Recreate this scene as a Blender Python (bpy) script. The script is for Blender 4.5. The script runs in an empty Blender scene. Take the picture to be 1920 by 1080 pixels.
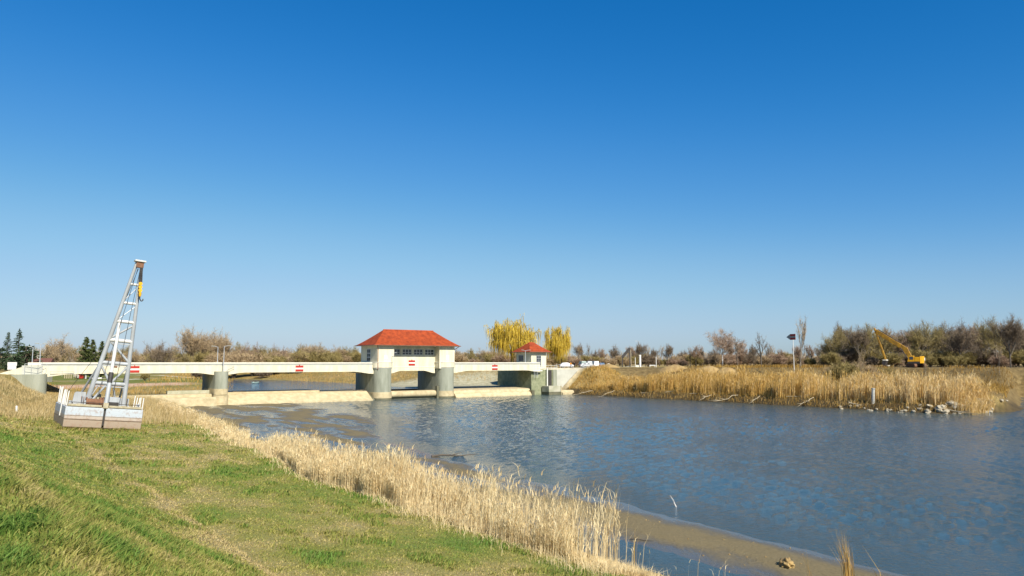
import bpy, bmesh, math, random
import numpy as np
from mathutils import Vector, Matrix, Euler, noise as mnoise

R = math.radians
rng = np.random.default_rng(7)
random.seed(11)
scene = bpy.context.scene
C = scene.collection

# ------------------------------------------------------------------ camera
EYE = 8.8                                  # eye height above the tail water (z = 0)
cam_d = bpy.data.cameras.new('camera')
cam_d.sensor_width = 36.0
cam_d.lens = 26.25
cam_d.clip_start = 0.1
cam_d.clip_end = 9000
cam = bpy.data.objects.new('camera', cam_d)
C.objects.link(cam)
cam.location = (0, 0, EYE)
cam.rotation_euler = (R(90 + 5.67), 0, 0)
scene.camera = cam

# ------------------------------------------------------------------ sky + sun
SUN_EL = 39.0
sun_h = Vector((0.515, -0.857, 0)).normalized()
to_sun = Vector((sun_h.x * math.cos(R(SUN_EL)), sun_h.y * math.cos(R(SUN_EL)), math.sin(R(SUN_EL))))
world = bpy.data.worlds.new('World')
scene.world = world
world.use_nodes = True
wn = world.node_tree
wn.nodes.clear()
w_out = wn.nodes.new('ShaderNodeOutputWorld')
w_bg = wn.nodes.new('ShaderNodeBackground')
w_sky = wn.nodes.new('ShaderNodeTexSky')
w_sky.sky_type = 'NISHITA'
w_sky.sun_disc = False
w_sky.sun_elevation = R(SUN_EL)
w_sky.sun_rotation = math.atan2(sun_h.x, sun_h.y)
w_sky.altitude = 100
w_sky.air_density = 1.0
w_sky.dust_density = 0.6
w_sky.ozone_density = 3.0
w_bg.inputs['Strength'].default_value = 0.1
# the camera's rendering of a clear spring sky: one tone curve per channel over the whole dome
w_in = wn.nodes.new('ShaderNodeVectorMath'); w_in.operation = 'SCALE'; w_in.inputs['Scale'].default_value = 0.111
w_cv = wn.nodes.new('ShaderNodeRGBCurve')
for ch, pts in ((0, [(0, 0), (.125, .012), (.216, .076), (.407, .285), (.68, .47), (1, .62)]), (1, [(0, 0), (.219, .171), (.366, .314), (.617, .545), (.75, .61), (1, .74)]), (2, [(0, 0), (.397, .515), (.597, .70), (.815, .80), (1, .88)])):
    cu = w_cv.mapping.curves[ch]
    cu.points[0].location = pts[0]; cu.points[1].location = pts[-1]
    for q in pts[1:-1]: cu.points.new(*q)
w_cv.mapping.update()
w_out2 = wn.nodes.new('ShaderNodeVectorMath'); w_out2.operation = 'SCALE'; w_out2.inputs['Scale'].default_value = 10 / 1.516
wn.links.new(w_sky.outputs['Color'], w_in.inputs[0]); wn.links.new(w_in.outputs[0], w_cv.inputs['Color'])
wn.links.new(w_cv.outputs['Color'], w_out2.inputs[0]); wn.links.new(w_out2.outputs[0], w_bg.inputs['Color'])
wn.links.new(w_bg.outputs['Background'], w_out.inputs['Surface'])
sun_d = bpy.data.lights.new('sun', 'SUN')
sun_d.energy = 5.0
sun_d.angle = R(0.53)
sun_d.color = (1.0, 0.94, 0.84)
sun = bpy.data.objects.new('sun', sun_d)
C.objects.link(sun)
sun.location = (40, -60, 90)
sun.rotation_euler = to_sun.to_track_quat('Z', 'Y').to_euler()
scene.view_settings.view_transform = 'Standard'
scene.view_settings.look = 'None'
scene.view_settings.gamma = 1
scene.view_settings.exposure = 0.6
scene.view_settings.use_curve_mapping = False
scene.render.resolution_x = 1024
scene.render.resolution_y = 576

# ------------------------------------------------------------------ frames
A = R(36)                                   # the weir runs 36 degrees off the picture plane
V = Vector((math.cos(A), math.sin(A), 0))   # t : across the river
U = Vector((-math.sin(A), math.cos(A), 0))  # s : upstream
def W(t, s, z=0.0):
    p = V * t + U * s
    return Vector((p.x, p.y, z))
def TS(x, y):
    return x * V.x + y * V.y, x * U.x + y * U.y
def lat(px, Y):                             # bearing of a far thing -> metres to the right of the view axis
    return (px - 960) / 1400.0 * Y

def sst(a, b, x):
    x = np.clip((np.asarray(x, float) - a) / (b - a), 0, 1)
    return x * x * (3 - 2 * x)

# cheap value noise (vectorised)
_perm = np.random.default_rng(3).random((256, 256))
def vn(x, y):
    x = np.asarray(x, float); y = np.asarray(y, float)
    xi = np.floor(x).astype(int); yi = np.floor(y).astype(int)
    fx = x - xi; fy = y - yi
    fx = fx * fx * (3 - 2 * fx); fy = fy * fy * (3 - 2 * fy)
    a = _perm[xi % 256, yi % 256]; b = _perm[(xi + 1) % 256, yi % 256]
    c = _perm[xi % 256, (yi + 1) % 256]; d = _perm[(xi + 1) % 256, (yi + 1) % 256]
    return (a * (1 - fx) + b * fx) * (1 - fy) + (c * (1 - fx) + d * fx) * fy
def fbm(x, y, o=4):
    s = 0; a = .5; t = 0
    for i in range(o):
        s = s + a * vn(x * 2 ** i + 17.3 * i, y * 2 ** i + 5.1 * i); t += a; a *= .5
    return s / t

# ------------------------------------------------------------------ terrain height
S0 = 161.0                                  # downstream face of the weir bridge
ZUP = 2.0                                   # head water level
def edge(s):  return 18.1 + np.clip(np.asarray(s, float) - 45, 0, None) * .085 + 1.2 * (fbm(np.asarray(s, float) * .11, 3.3, 2) - .5)
def crest(s): return 0.8 - 7.5 * sst(10, 50, s) + 9.3 * sst(92, 152, s)
def toe(s):   return 7.5 - 4.0 * sst(50, 85, s) + 7.2 * sst(100, 150, s)
def rbank(s):
    s = np.asarray(s, float)
    return 135 + 40 * sst(62, 50, s) + 2.2 * (fbm(s * .16, 8.8, 3) - .5)
def rcrest(s): return 218 - 46 * sst(105, 150, s)
def lerp(x, a, b, za, zb): return za + (zb - za) * np.clip((x - a) / (b - a), 0, 1)

def H(t, s):
    t = np.asarray(t, float); s = np.asarray(s, float)
    n1 = fbm(t * .23 + 40, s * .23 + 10, 3) - .5
    n2 = fbm(t * .9 + 4, s * .9 + 1, 3) - .5
    # ---- downstream side, left half
    c = crest(s); to = np.maximum(toe(s), c + 4.5); e = np.maximum(edge(s), to + 4)
    zt = 1.7 + (e - to) * .075
    crz = 7.15
    ql = np.where(t < c, crz, lerp(t, c, to, crz, zt))
    # soften crest and toe
    ql = ql + .25 * np.exp(-((t - to) / 1.6) ** 2) - .18 * np.exp(-((t - c) / 1.2) ** 2)
    zb = np.where(t > to, lerp(t, to, e, zt, 1.6), ql)
    zbank = lerp(t, e, e + 5.5, 1.6, .10)
    w = 33 + np.clip(s - 17, 0, None) * .085 + 2.5 * (fbm(s * .07, 1.7, 3) - .5) + 13 * sst(72, 116, s)
    el = fbm(t * .55 + 9, s * .14 + 3, 4) - .5
    mud = .05 + .42 * el * sst(34, 60, s) + .05 * el + .10 * np.exp(-((t - 30.2) / 2.0) ** 2) * sst(46, 34, s)
    mud = mud + .11 * (fbm(t * .9 + 2, s * .55, 3) - .5)
    pool = np.exp(-((t - 24.6) / 2.3) ** 2) * sst(36, 27, s)
    mud = mud - .115 * pool
    zm = np.where(t < w - 3.5, mud, lerp(t, w - 3.5, w + 1, 1, 0) * (mud + .04) - .04)
    zm = np.where(t > w + 1, lerp(t, w + 1, w + 14, -.04, -1.8), zm)
    left = np.where(t < e, zb + .10 * n1 + .05 * n2, np.where(t < e + 5.5, zbank + .06 * n1, zm))
    # ---- downstream side, right half
    r = rbank(s); rc = rcrest(s)
    zr = np.where(t < r, lerp(t, r - 14, r, -1.8, -.1),
         np.where(t < r + 2.4, lerp(t, r, r + 2.4, -.1, 1.5),
         np.where(t < r + 13, lerp(t, r + 2.4, r + 13, 1.5, 3.2), lerp(t, rc - 16, rc, 3.2 + 0 * t, 7.2))))
    inl = sst(151, 154, t) * sst(230, 215, t) * sst(1.5, -2.5, s - (58 + (t - 153) * .36))
    zr = zr * (1 - inl) - .12 * inl
    plate = sst(148, 160, s) * sst(136, 145, t)
    zr = zr * (1 - plate) + np.maximum(zr, 7.15) * plate
    zr = zr + np.where(t > r, .5 * n1 + .2 * n2, 0) * (1 - plate)
    down = np.where(t < 85, left, zr)
    # ---- upstream side
    lb = 47 + .28 * np.clip(s - 170, 0, 400) + 4 * (fbm(s * .06, 4.4, 2) - .5)
    rb = 99 - 30 * sst(300, 420, s) + 3 * (fbm(s * .08, 6.4, 2) - .5)
    rb = rb + 23 * sst(203, 176, s)
    lowl = 1.9 + 1.8 * sst(178, 215, s)
    ul = np.where(t < 8, 6.9, lerp(t, 8, 15, 6.9, 3.6))
    ul = np.where(t > 15, lowl + .25 * n1, ul)
    ul = np.where(t > lb - 7, lerp(t, lb - 7, lb + 3, 0, 1) * (.6 - lowl) + lowl, ul)
    fl = sst(10, 15, t) * sst(205, 180, s)
    near_steep = 22 - 8 * sst(185, 215, s)
    ur = np.where(t < rb, lerp(t, rb - 10, rb, .6, 1.9), lerp(t, rb, rb + 4, 1.9, 2.25))
    ur = np.where(t > rb + 4, lerp(t, rb + 4, rb + 30, 2.25, 7.15), ur) + np.where(t > rb + 6, .5 * n1, 0)
    ur = np.where((t > 96) & (s < 212), np.maximum(ur, 2.12 * sst(212, 206, s)), ur)
    rd = sst(129, 135, t) * sst(225, 200, s)
    ur = ur * (1 - rd) + np.maximum(ur, 7.15) * rd
    up = np.where(t < np.minimum((lb + rb) / 2, 80), ul, ur)
    up = np.where(s > 330, up * (1 - sst(330, 380, s)) + 5.2 * sst(330, 380, s), up)
    k = sst(S0 + 1, S0 + 9, s)
    z = down * (1 - k) + up * k
    # approach embankment of the road left of the abutment
    emb = sst(154, 161, s) * sst(185, 172, s) * sst(9.6, 5.4, t)
    z = z * (1 - emb) + np.maximum(z, 6.75) * emb
    # road platform held by the right wing wall
    pl = sst(162.9, 164.2, s) * sst(225, 200, s) * sst(131, 133.5, t)
    z = z * (1 - pl) + np.maximum(z, 7.1) * pl
    # far fields
    far = sst(260, 420, np.hypot(t, s))
    z = z * (1 - far) + np.maximum(z, 5.2) * far
    return z
def Hxy(x, y):
    t, s = TS(x, y)
    return float(H(t, s))

# ------------------------------------------------------------------ materials
MATS = {}
def new_mat(name):
    m = bpy.data.materials.new(name); m.use_nodes = True
    nt = m.node_tree
    b = nt.nodes['Principled BSDF']
    MATS[name] = m
    return m, nt, b
def N(nt, typ, **kw):
    n = nt.nodes.new(typ)
    for k, v in kw.items():
        if k in n.inputs.keys(): n.inputs[k].default_value = v
        else: setattr(n, k, v)
    return n
def ramp(nt, fac, stops):
    r = nt.nodes.new('ShaderNodeValToRGB')
    el = r.color_ramp.elements
    while len(el) < len(stops): el.new(.5)
    for e_, (p, c) in zip(el, stops):
        e_.position = p; e_.color = (*c, 1)
    nt.links.new(fac, r.inputs['Fac'])
    return r.outputs['Color']
def mat(name, c1, c2=None, scale=2.0, rough=.8, bump=0.0, metal=0.0, spec=.3, streak=False, bscale=None):
    m, nt, b = new_mat(name)
    b.inputs['Roughness'].default_value = rough
    b.inputs['Metallic'].default_value = metal
    b.inputs['Specular IOR Level'].default_value = spec
    tc = N(nt, 'ShaderNodeTexCoord')
    co = tc.outputs['Object']
    if streak:
        mp = N(nt, 'ShaderNodeMapping'); mp.inputs['Scale'].default_value = (1, 1, .18)
        nt.links.new(co, mp.inputs['Vector']); co = mp.outputs['Vector']
    if c2 is None: c2 = tuple(x * .82 for x in c1)
    nz = N(nt, 'ShaderNodeTexNoise', Scale=scale, Detail=8.0, Roughness=.65)
    nt.links.new(co, nz.inputs['Vector'])
    col = ramp(nt, nz.outputs['Fac'], [(.32, c2), (.62, c1)])
    nt.links.new(col, b.inputs['Base Color'])
    if bump:
        nb = N(nt, 'ShaderNodeTexNoise', Scale=bscale or scale * 6, Detail=6.0)
        nt.links.new(tc.outputs['Object'], nb.inputs['Vector'])
        bp = N(nt, 'ShaderNodeBump', Strength=bump, Distance=.05)
        nt.links.new(nb.outputs['Fac'], bp.inputs['Height'])
        nt.links.new(bp.outputs['Normal'], b.inputs['Normal'])
    return m
def mat_tint(name, stops, rough=.7, transl=.25):
    """blade / twig material: colour runs along the per-blade float attribute 'tint'"""
    m, nt, b = new_mat(name)
    at = N(nt, 'ShaderNodeAttribute', attribute_name='tint')
    col = ramp(nt, at.outputs['Fac'], stops)
    nt.links.new(col, b.inputs['Base Color'])
    b.inputs['Roughness'].default_value = rough
    b.inputs['Specular IOR Level'].default_value = .2
    if transl:
        tr = N(nt, 'ShaderNodeBsdfTranslucent')
        nt.links.new(col, tr.inputs['Color'])
        mx = N(nt, 'ShaderNodeMixShader', Fac=transl)
        nt.links.new(b.outputs[0], mx.inputs[1]); nt.links.new(tr.outputs[0], mx.inputs[2])
        nt.links.new(mx.outputs[0], nt.nodes['Material Output'].inputs['Surface'])
    return m

mat('cream_render', (.665, .615, .455), (.50, .45, .31), .8, .85, .1, bscale=8, streak=True)
mat('coping', (.70, .67, .56), (.62, .59, .49), .6, .8)
mat('grey_band', (.36, .37, .33), (.28, .29, .26), .8, .8)
mat('pier_concrete', (.31, .32, .25), (.20, .21, .155), .8, .9, .25, bscale=6, streak=True)
mat('base_concrete', (.53, .44, .265), (.36, .295, .165), .9, .85, .2, bscale=5)
mat('wet_concrete', (.15, .14, .09), (.10, .10, .06), 1.0, .5)
mat('pale_wall', (.46, .46, .39), (.38, .38, .32), .5, .85, .1)
mat('ivy_wall', (.27, .28, .17), (.15, .17, .09), 1.1, .95, .6, bscale=4)
mat('pavement_slab', (.42, .40, .30), (.27, .27, .17), .5, .9, .3)
mat('roof_tile', (.41, .075, .019), (.22, .038, .012), 1.1, .8, .5, bscale=9)
mat('brown_roof', (.16, .07, .05), (.11, .05, .035), 2, .8)
mat('glass_dark', (.05, .06, .07), (.03, .035, .045), 1, .12, spec=.6)
mat('window_white', (.72, .72, .68), None, 2, .6)
mat('window_grey', (.30, .31, .32), None, 2, .6)
mat('white_paint', (.70, .69, .65), (.60, .59, .55), 3, .5)
mat('weathered_white', (.42, .42, .38), (.28, .28, .25), 2.5, .8)
mat('sign_red', (.42, .03, .018), (.33, .025, .015), 3, .5)
mat('copper_pipe', (.28, .13, .08), None, 3, .5, metal=.3)
mat('galvanised', (.52, .54, .55), (.42, .44, .45), 4, .45, metal=.4)
mat('dark_steel', (.06, .055, .05), (.035, .03, .03), 3, .6, metal=.2)
mat('crane_paint', (.37, .39, .40), (.26, .27, .27), 1.6, .5, .08, spec=.4, streak=True)
mat('crane_white', (.58, .58, .55), (.45, .44, .41), 3, .5)
mat('yellow_paint', (.72, .40, .015), (.55, .29, .01), 4, .5)
mat('deck_wood', (.42, .37, .25), (.26, .22, .14), 2.5, .85, .2)
mat('rusty', (.22, .11, .06), (.12, .06, .035), 3, .85)
mat('rubber', (.03, .03, .03), None, 5, .8)
mat('excavator_yellow', (.70, .36, .012), (.55, .26, .01), 2.5, .5)
mat('excavator_boom', (.42, .22, .015), (.10, .06, .02), 1.5, .6)
mat('stone', (.40, .35, .25), (.24, .20, .14), 2.5, .9, .4)
mat('driftwood', (.44, .37, .25), (.28, .23, .15), 4, .9)
mat('earth', (.36, .25, .10), (.22, .14, .06), .7, 1, .6, bscale=2.5)
mat('bark_grey', (.26, .215, .16), (.16, .13, .10), 1.2, .9)
mat('bark_dark', (.12, .10, .075), (.07, .058, .045), 1.2, .9)
mat('bark_birch', (.72, .68, .62), (.42, .38, .34), 1.4, .8)
mat('bark_willow', (.24, .18, .06), (.15, .11, .04), 1.5, .9)
mat('wood_post', (.30, .24, .16), None, 4, .9)
mat('skin', (.48, .30, .22), None, 6, .6)
mat('orange_jacket', (.80, .30, .02), None, 5, .8)
mat('black_cloth', (.02, .02, .023), None, 5, .9)
mat('jeans', (.10, .14, .20), None, 5, .9)
mat('hair', (.05, .035, .02), None, 5, .8)
for nm, c in (('car_white', (.75, .75, .74)), ('car_silver', (.45, .47, .48)), ('car_blue', (.10, .16, .24)), ('car_green', (.22, .30, .27)), ('car_red', (.35, .05, .03))):
    m_ = mat(nm, c, tuple(x * .93 for x in c), 3, .3, spec=.5)
# hull: paint bands by height on the plates, scuffed along the joints
def hull_mat():
    m, nt, b = new_mat('hull_paint')
    tc = N(nt, 'ShaderNodeTexCoord')
    sx = N(nt, 'ShaderNodeSeparateXYZ'); nt.links.new(tc.outputs['Object'], sx.inputs[0])
    nz = N(nt, 'ShaderNodeTexNoise', Scale=1.4, Detail=7.0, Roughness=.7)
    mp = N(nt, 'ShaderNodeMapping'); mp.inputs['Scale'].default_value = (.7, .7, 2.5)
    nt.links.new(tc.outputs['Object'], mp.inputs['Vector']); nt.links.new(mp.outputs['Vector'], nz.inputs['Vector'])
    ma = N(nt, 'ShaderNodeMath', operation='MULTIPLY_ADD'); ma.inputs[1].default_value = .22; ma.inputs[2].default_value = -.11
    nt.links.new(nz.outputs['Fac'], ma.inputs[0])
    ad = N(nt, 'ShaderNodeMath', operation='ADD'); nt.links.new(sx.outputs['Z'], ad.inputs[0]); nt.links.new(ma.outputs[0], ad.inputs[1])
    dv = N(nt, 'ShaderNodeMath', operation='DIVIDE'); dv.inputs[1].default_value = 1.9; nt.links.new(ad.outputs[0], dv.inputs[0])
    base = ramp(nt, dv.outputs[0], [(.0, (.27, .205, .145)), (.40, (.30, .235, .17)), (.43, (.13, .08, .05)), (.46, (.36, .30, .24)), (.60, (.38, .33, .28)), (.63, (.38, .42, .45)), (1, (.42, .46, .49))])
    nt.nodes[-1].color_ramp.interpolation = 'LINEAR'
    n2 = N(nt, 'ShaderNodeTexNoise', Scale=2.3, Detail=9.0, Roughness=.75)
    nt.links.new(tc.outputs['Object'], n2.inputs['Vector'])
    f = ramp(nt, n2.outputs['Fac'], [(.50, (0, 0, 0)), (.66, (.75, .75, .75))])
    mx = N(nt, 'ShaderNodeMix', data_type='RGBA')
    nt.links.new(f, mx.inputs[0]); nt.links.new(base, mx.inputs[6]); mx.inputs[7].default_value = (.24, .14, .085, 1)
    nt.links.new(mx.outputs[2], b.inputs['Base Color'])
    b.inputs['Roughness'].default_value = .6
hull_mat()
mat_tint('grass_blade', [(0, (.55, .43, .20)), (.28, (.45, .38, .135)), (.55, (.33, .32, .075)), (1, (.15, .255, .045))], .6, .35)
mat_tint('reed_straw', [(0, (.44, .31, .15)), (.35, (.69, .52, .26)), (.7, (.80, .66, .38)), (1, (.85, .74, .48))], .6, .25)
mat_tint('reed_gold', [(0, (.20, .11, .02)), (.4, (.50, .30, .065)), (.75, (.62, .42, .14)), (1, (.72, .56, .30))], .6, .25)
mat_tint('dry_straw', [(0, (.20, .15, .055)), (.4, (.42, .31, .13)), (.75, (.58, .45, .22)), (1, (.68, .56, .33))], .6, .25)
mat_tint('twig_tan', [(0, (0.195, 0.13, 0.072)), (0.5, (0.377, 0.273, 0.15)), (1, (0.494, 0.377, 0.227))], .9, 0)
mat_tint('twig_olive', [(0, (0.143, 0.111, 0.039)), (0.5, (0.26, 0.202, 0.072)), (1, (0.351, 0.286, 0.117))], .9, 0)
mat_tint('twig_dark', [(0, (0.111, 0.078, 0.049)), (0.5, (0.202, 0.15, 0.098)), (1, (0.286, 0.221, 0.15))], .9, 0)
mat_tint('twig_red', [(0, (0.195, 0.124, 0.078)), (0.5, (0.325, 0.221, 0.143)), (1, (0.442, 0.325, 0.227))], .9, 0)
mat_tint('twig_yellow', [(0, (.32, .21, .02)), (.5, (.58, .41, .04)), (1, (.72, .56, .12))], .7, .25)
mat_tint('needle_green', [(0, (.022, .04, .018)), (.5, (.045, .075, .03)), (1, (.08, .12, .05))], .7, 0)
mat_tint('needle_olive', [(0, (.045, .06, .014)), (.5, (.085, .105, .028)), (1, (.13, .15, .05))], .7, 0)

# ------------------------------------------------------------------ mesh builder
class MB:
    def __init__(s): s.v = []; s.f = []
    def add(s, vs, fs):
        o = len(s.v); s.v += [tuple(p) for p in vs]; s.f += [tuple(i + o for i in f) for f in fs]; return s
    def box(s, x0, x1, y0, y1, z0, z1):
        return s.add([(x0, y0, z0), (x1, y0, z0), (x1, y1, z0), (x0, y1, z0), (x0, y0, z1), (x1, y0, z1), (x1, y1, z1), (x0, y1, z1)],
                     [(0, 3, 2, 1), (4, 5, 6, 7), (0, 1, 5, 4), (1, 2, 6, 5), (2, 3, 7, 6), (3, 0, 4, 7)])
    def tube(s, p0, p1, r0, r1=None, n=10, cap=True):
        if r1 is None: r1 = r0
        p0 = Vector(p0); p1 = Vector(p1); d = (p1 - p0).normalized()
        a = d.orthogonal().normalized(); b = d.cross(a)
        vs = []
        for p, r in ((p0, r0), (p1, r1)):
            for i in range(n):
                q = 2 * math.pi * i / n
                vs.append(p + a * (r * math.cos(q)) + b * (r * math.sin(q)))
        fs = [(i, (i + 1) % n, n + (i + 1) % n, n + i) for i in range(n)]
        if cap: fs += [tuple(range(n - 1, -1, -1)), tuple(range(n, 2 * n))]
        return s.add(vs, fs)
    def beam(s, p0, p1, w, h, up=(0, 0, 1)):
        p0 = Vector(p0); p1 = Vector(p1); d = (p1 - p0).normalized()
        x = d.cross(Vector(up))
        if x.length < 1e-4: x = d.cross(Vector((1, 0, 0)))
        x.normalize(); y = x.cross(d)
        vs = []
        for p in (p0, p1):
            for a, b in ((-1, -1), (1, -1), (1, 1), (-1, 1)):
                vs.append(p + x * (a * w / 2) + y * (b * h / 2))
        return s.add(vs, [(0, 1, 2, 3), (7, 6, 5, 4), (0, 4, 5, 1), (1, 5, 6, 2), (2, 6, 7, 3), (3, 7, 4, 0)])
    def prism(s, poly, z0, z1):
        n = len(poly)
        return s.add([(x, y, z0) for x, y in poly] + [(x, y, z1) for x, y in poly],
                     [tuple(range(n - 1, -1, -1)), tuple(range(n, 2 * n))] + [(i, (i + 1) % n, n + (i + 1) % n, n + i) for i in range(n)])
    def extrude(s, prof, x0, x1):           # profile in (y, z), swept along x
        n = len(prof)
        return s.add([(x0, y, z) for y, z in prof] + [(x1, y, z) for y, z in prof],
                     [tuple(range(n)), tuple(range(2 * n - 1, n - 1, -1))] + [(i, n + i, n + (i + 1) % n, (i + 1) % n) for i in range(n)])
    def shift(s, o):
        s.v = [(p[0] - o[0], p[1] - o[1], p[2] - o[2]) for p in s.v]; return s
    def mesh(s, name, m=None, smooth=False, bevel=0):
        me = bpy.data.meshes.new(name); me.from_pydata(s.v, [], s.f)
        bm = bmesh.new(); bm.from_mesh(me)
        bmesh.ops.recalc_face_normals(bm, faces=bm.faces)
        if bevel:
            bmesh.ops.bevel(bm, geom=[e for e in bm.edges if len(e.link_faces) == 2 and e.calc_face_angle(0) > .6], offset=bevel, segments=1, affect='EDGES', clamp_overlap=True)
        bm.to_mesh(me); bm.free()
        if m: me.materials.append(MATS[m])
        if smooth:
            for p in me.polygons: p.use_smooth = True
            me.set_sharp_from_angle(angle=R(40))
        return me
    def build(s, name, m, parent=None, smooth=False, bevel=0):
        o = bpy.data.objects.new(name, s.mesh(name, m, smooth, bevel)); C.objects.link(o)
        if parent is not None: o.parent = parent
        return o

def tag(o, label=None, cat=None, group=None, kind=None):
    if label: o['label'] = label
    if cat: o['category'] = cat
    if group: o['group'] = group
    if kind: o['kind'] = kind
    return o
def thing(name, label, cat, loc=(0, 0, 0), rz=0.0, group=None):
    o = bpy.data.objects.new(name, None); C.objects.link(o)
    o.empty_display_size = .2
    o.location = loc; o.rotation_euler = (0, 0, rz)
    return tag(o, label, cat, group)
def copy_tree(o, parent=None):
    c = o.copy(); C.objects.link(c); c.parent = parent
    for ch in list(o.children): copy_tree(ch, c)
    return c
class RF:
    """a thing in the river frame: parts are given in absolute (t, s, z)"""
    def __init__(s, name, label, cat, t, y, z, group=None):
        s.o = (t, y, z); s.root = thing(name, label, cat, W(t, y, z), A, group)
    def part(s, mb, name, m, parent=None, smooth=False, bevel=0):
        return mb.shift(s.o).build(name, m, parent or s.root, smooth, bevel)

def np_mesh(name, v, faces_q=None, faces_t=None, tint=None, m=None, attrs=None, smooth=False):
    me = bpy.data.meshes.new(name)
    v = np.asarray(v, np.float32)
    me.vertices.add(len(v)); me.vertices.foreach_set('co', v.ravel())
    loops = []; starts = []; k = 0
    nq = 0 if faces_q is None else len(faces_q); ntr = 0 if faces_t is None else len(faces_t)
    if nq: loops.append(np.asarray(faces_q, np.int32).ravel()); starts.append(np.arange(nq) * 4); k = nq * 4
    if ntr: loops.append(np.asarray(faces_t, np.int32).ravel()); starts.append(k + np.arange(ntr) * 3)
    L = np.concatenate(loops); St = np.concatenate(starts).astype(np.int32)
    me.loops.add(len(L)); me.loops.foreach_set('vertex_index', L)
    me.polygons.add(nq + ntr); me.polygons.foreach_set('loop_start', St)
    if smooth: me.polygons.foreach_set('use_smooth', np.ones(nq + ntr, bool))
    me.update(calc_edges=True); me.validate()
    allat = dict(attrs or {})
    if tint is not None: allat['tint'] = tint
    for nm, a in allat.items():
        at = me.attributes.new(nm, 'FLOAT', 'POINT'); at.data.foreach_set('value', np.asarray(a, np.float32))
    if m: me.materials.append(MATS[m])
    return me
def link(name, me, parent=None):
    o = bpy.data.objects.new(name, me); C.objects.link(o)
    if parent is not None: o.parent = parent
    return o

def blades(base, h, w, lean_dir, lean, yaw, tint, droop=0.35):
    """numpy blades: quad + tip triangle each"""
    n = len(base)
    h = h[:, None]; w = w[:, None]
    side = np.stack([np.cos(yaw), np.sin(yaw), np.zeros(n)], 1)
    ld = np.stack([np.cos(lean_dir), np.sin(lean_dir), np.zeros(n)], 1) * lean[:, None]
    up = np.array([[0, 0, 1.0]])
    mid = base + up * h * .55 + ld * h * .55 * droop
    top = base + up * h * (1 - .25 * np.minimum(lean[:, None], 1) ** 2) + ld * h
    v = np.stack([base - side * w / 2, base + side * w / 2, mid + side * w * .42, mid - side * w * .42, top], 1).reshape(-1, 3)
    i = np.arange(n) * 5
    q = np.stack([i, i + 1, i + 2, i + 3], 1); t = np.stack([i + 3, i + 2, i + 4], 1)
    return v, q, t, np.repeat(tint, 5)

# ------------------------------------------------------------------ ground sheet
def axis(parts):
    out = []
    for a, b, st in parts: out += list(np.arange(a, b, st))
    return np.array(out)
ts = axis([(-5000, -1000, 500), (-1000, -200, 100), (-200, -40, 20), (-40, -12, 4), (-12, 50, .6), (50, 85, 2.0), (85, 132, 1.5), (132, 152, .7), (152, 225, 2.5), (225, 400, 12), (400, 1000, 60), (1000, 5001, 500)])
ss = axis([(-5000, -1000, 500), (-1000, -100, 100), (-100, -10, 10), (-10, 40, .5), (40, 100, 1.0), (100, 215, 1.2), (215, 340, 3), (340, 480, 10), (480, 1000, 52), (1000, 6001, 500)])
TT, SS = np.meshgrid(ts, ss, indexing='ij')
ZZ = H(TT, SS)
nt_, ns_ = len(ts), len(ss)
px = TT * V.x + SS * U.x; py = TT * V.y + SS * U.y
idx = np.arange(nt_ * ns_).reshape(nt_, ns_)
gq = np.stack([idx[:-1, :-1], idx[1:, :-1], idx[1:, 1:], idx[:-1, 1:]], -1).reshape(-1, 4)
tf, sf, zf = TT.ravel(), SS.ravel(), ZZ.ravel()
e_ = edge(sf)
downm = sst(168, 158, sf)
def path_mask(t, s, pts, w):
    d = np.full(t.shape, 1e9)
    for (a, b), (c, e) in zip(pts[:-1], pts[1:]):
        l2 = (c - a) ** 2 + (e - b) ** 2
        q = np.clip(((t - a) * (c - a) + (s - b) * (e - b)) / l2, 0, 1)
        d = np.minimum(d, np.hypot(t - a - q * (c - a), s - b - q * (e - b)))
    return sst(w, w * .5, d)
def green_at(t, s):                          # 1 lush, 0 dried out
    t = np.asarray(t, float); s = np.asarray(s, float)
    g = .44 + 1.0 * (fbm(t * .28 + 3, s * .16 + 7, 4) - .5) + .75 * (fbm(t * .9, s * .7 + 7, 3) - .5)
    g = g + .36 * sst(7.0, 2.5, t) * sst(34, 22, s)
    brk = .35 + .9 * fbm(s * .35, t * .8 + 5, 3)
    trk = brk * np.exp(-((t - 1.2 - .5 * (fbm(s * .1, 2.0, 2) - .5)) / .32) ** 2) * sst(3, 7, s) * .55 + brk * np.exp(-((t - 7.6 - 1.6 * (fbm(s * .12, 9.0, 2) - .5)) / .55) ** 2) * .42 \
        + np.exp(-((t - 4.2) / .5) ** 2) * .3 * sst(13, 9, s)
    return np.clip(g - trk, 0, 1)
grass_zone = downm * sst(.3, -.3, tf - e_) * sst(100, 84, sf + np.clip(6 - tf, 0, 10) * .6)
lawn = sst(185, 215, sf) * sst(90, 40, tf) * sst(14, 17, tf) * sst(.35, .6, fbm(tf * .05, sf * .03, 3) + .12)
mudz = downm * sst(e_ + 3.5, e_ + 6, tf) * sst(90, 80, tf)
bankz = downm * sst(2.1, 1.3, zf) * sst(90, 100, tf) * sst(175, 160, tf)
pave = sst(164, 168, sf) * sst(206, 197, sf + .5 * (tf - 112)) * sst(94, 97, tf) * sst(134, 128, tf)
paths = np.maximum(path_mask(tf, sf, [(14, 236), (30, 232), (44, 250), (60, 262), (58, 300), (30, 330)], 1.9), path_mask(tf, sf, [(42, 252), (30, 278), (34, 330)], 1.5))
paths = np.maximum(paths, path_mask(tf, sf, [(124, 165), (142, 166), (190, 190), (260, 250)], 4.5))
paths = np.maximum(paths, path_mask(tf, sf, [(9, 165), (-20, 165), (-90, 150)], 4.0))
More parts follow.
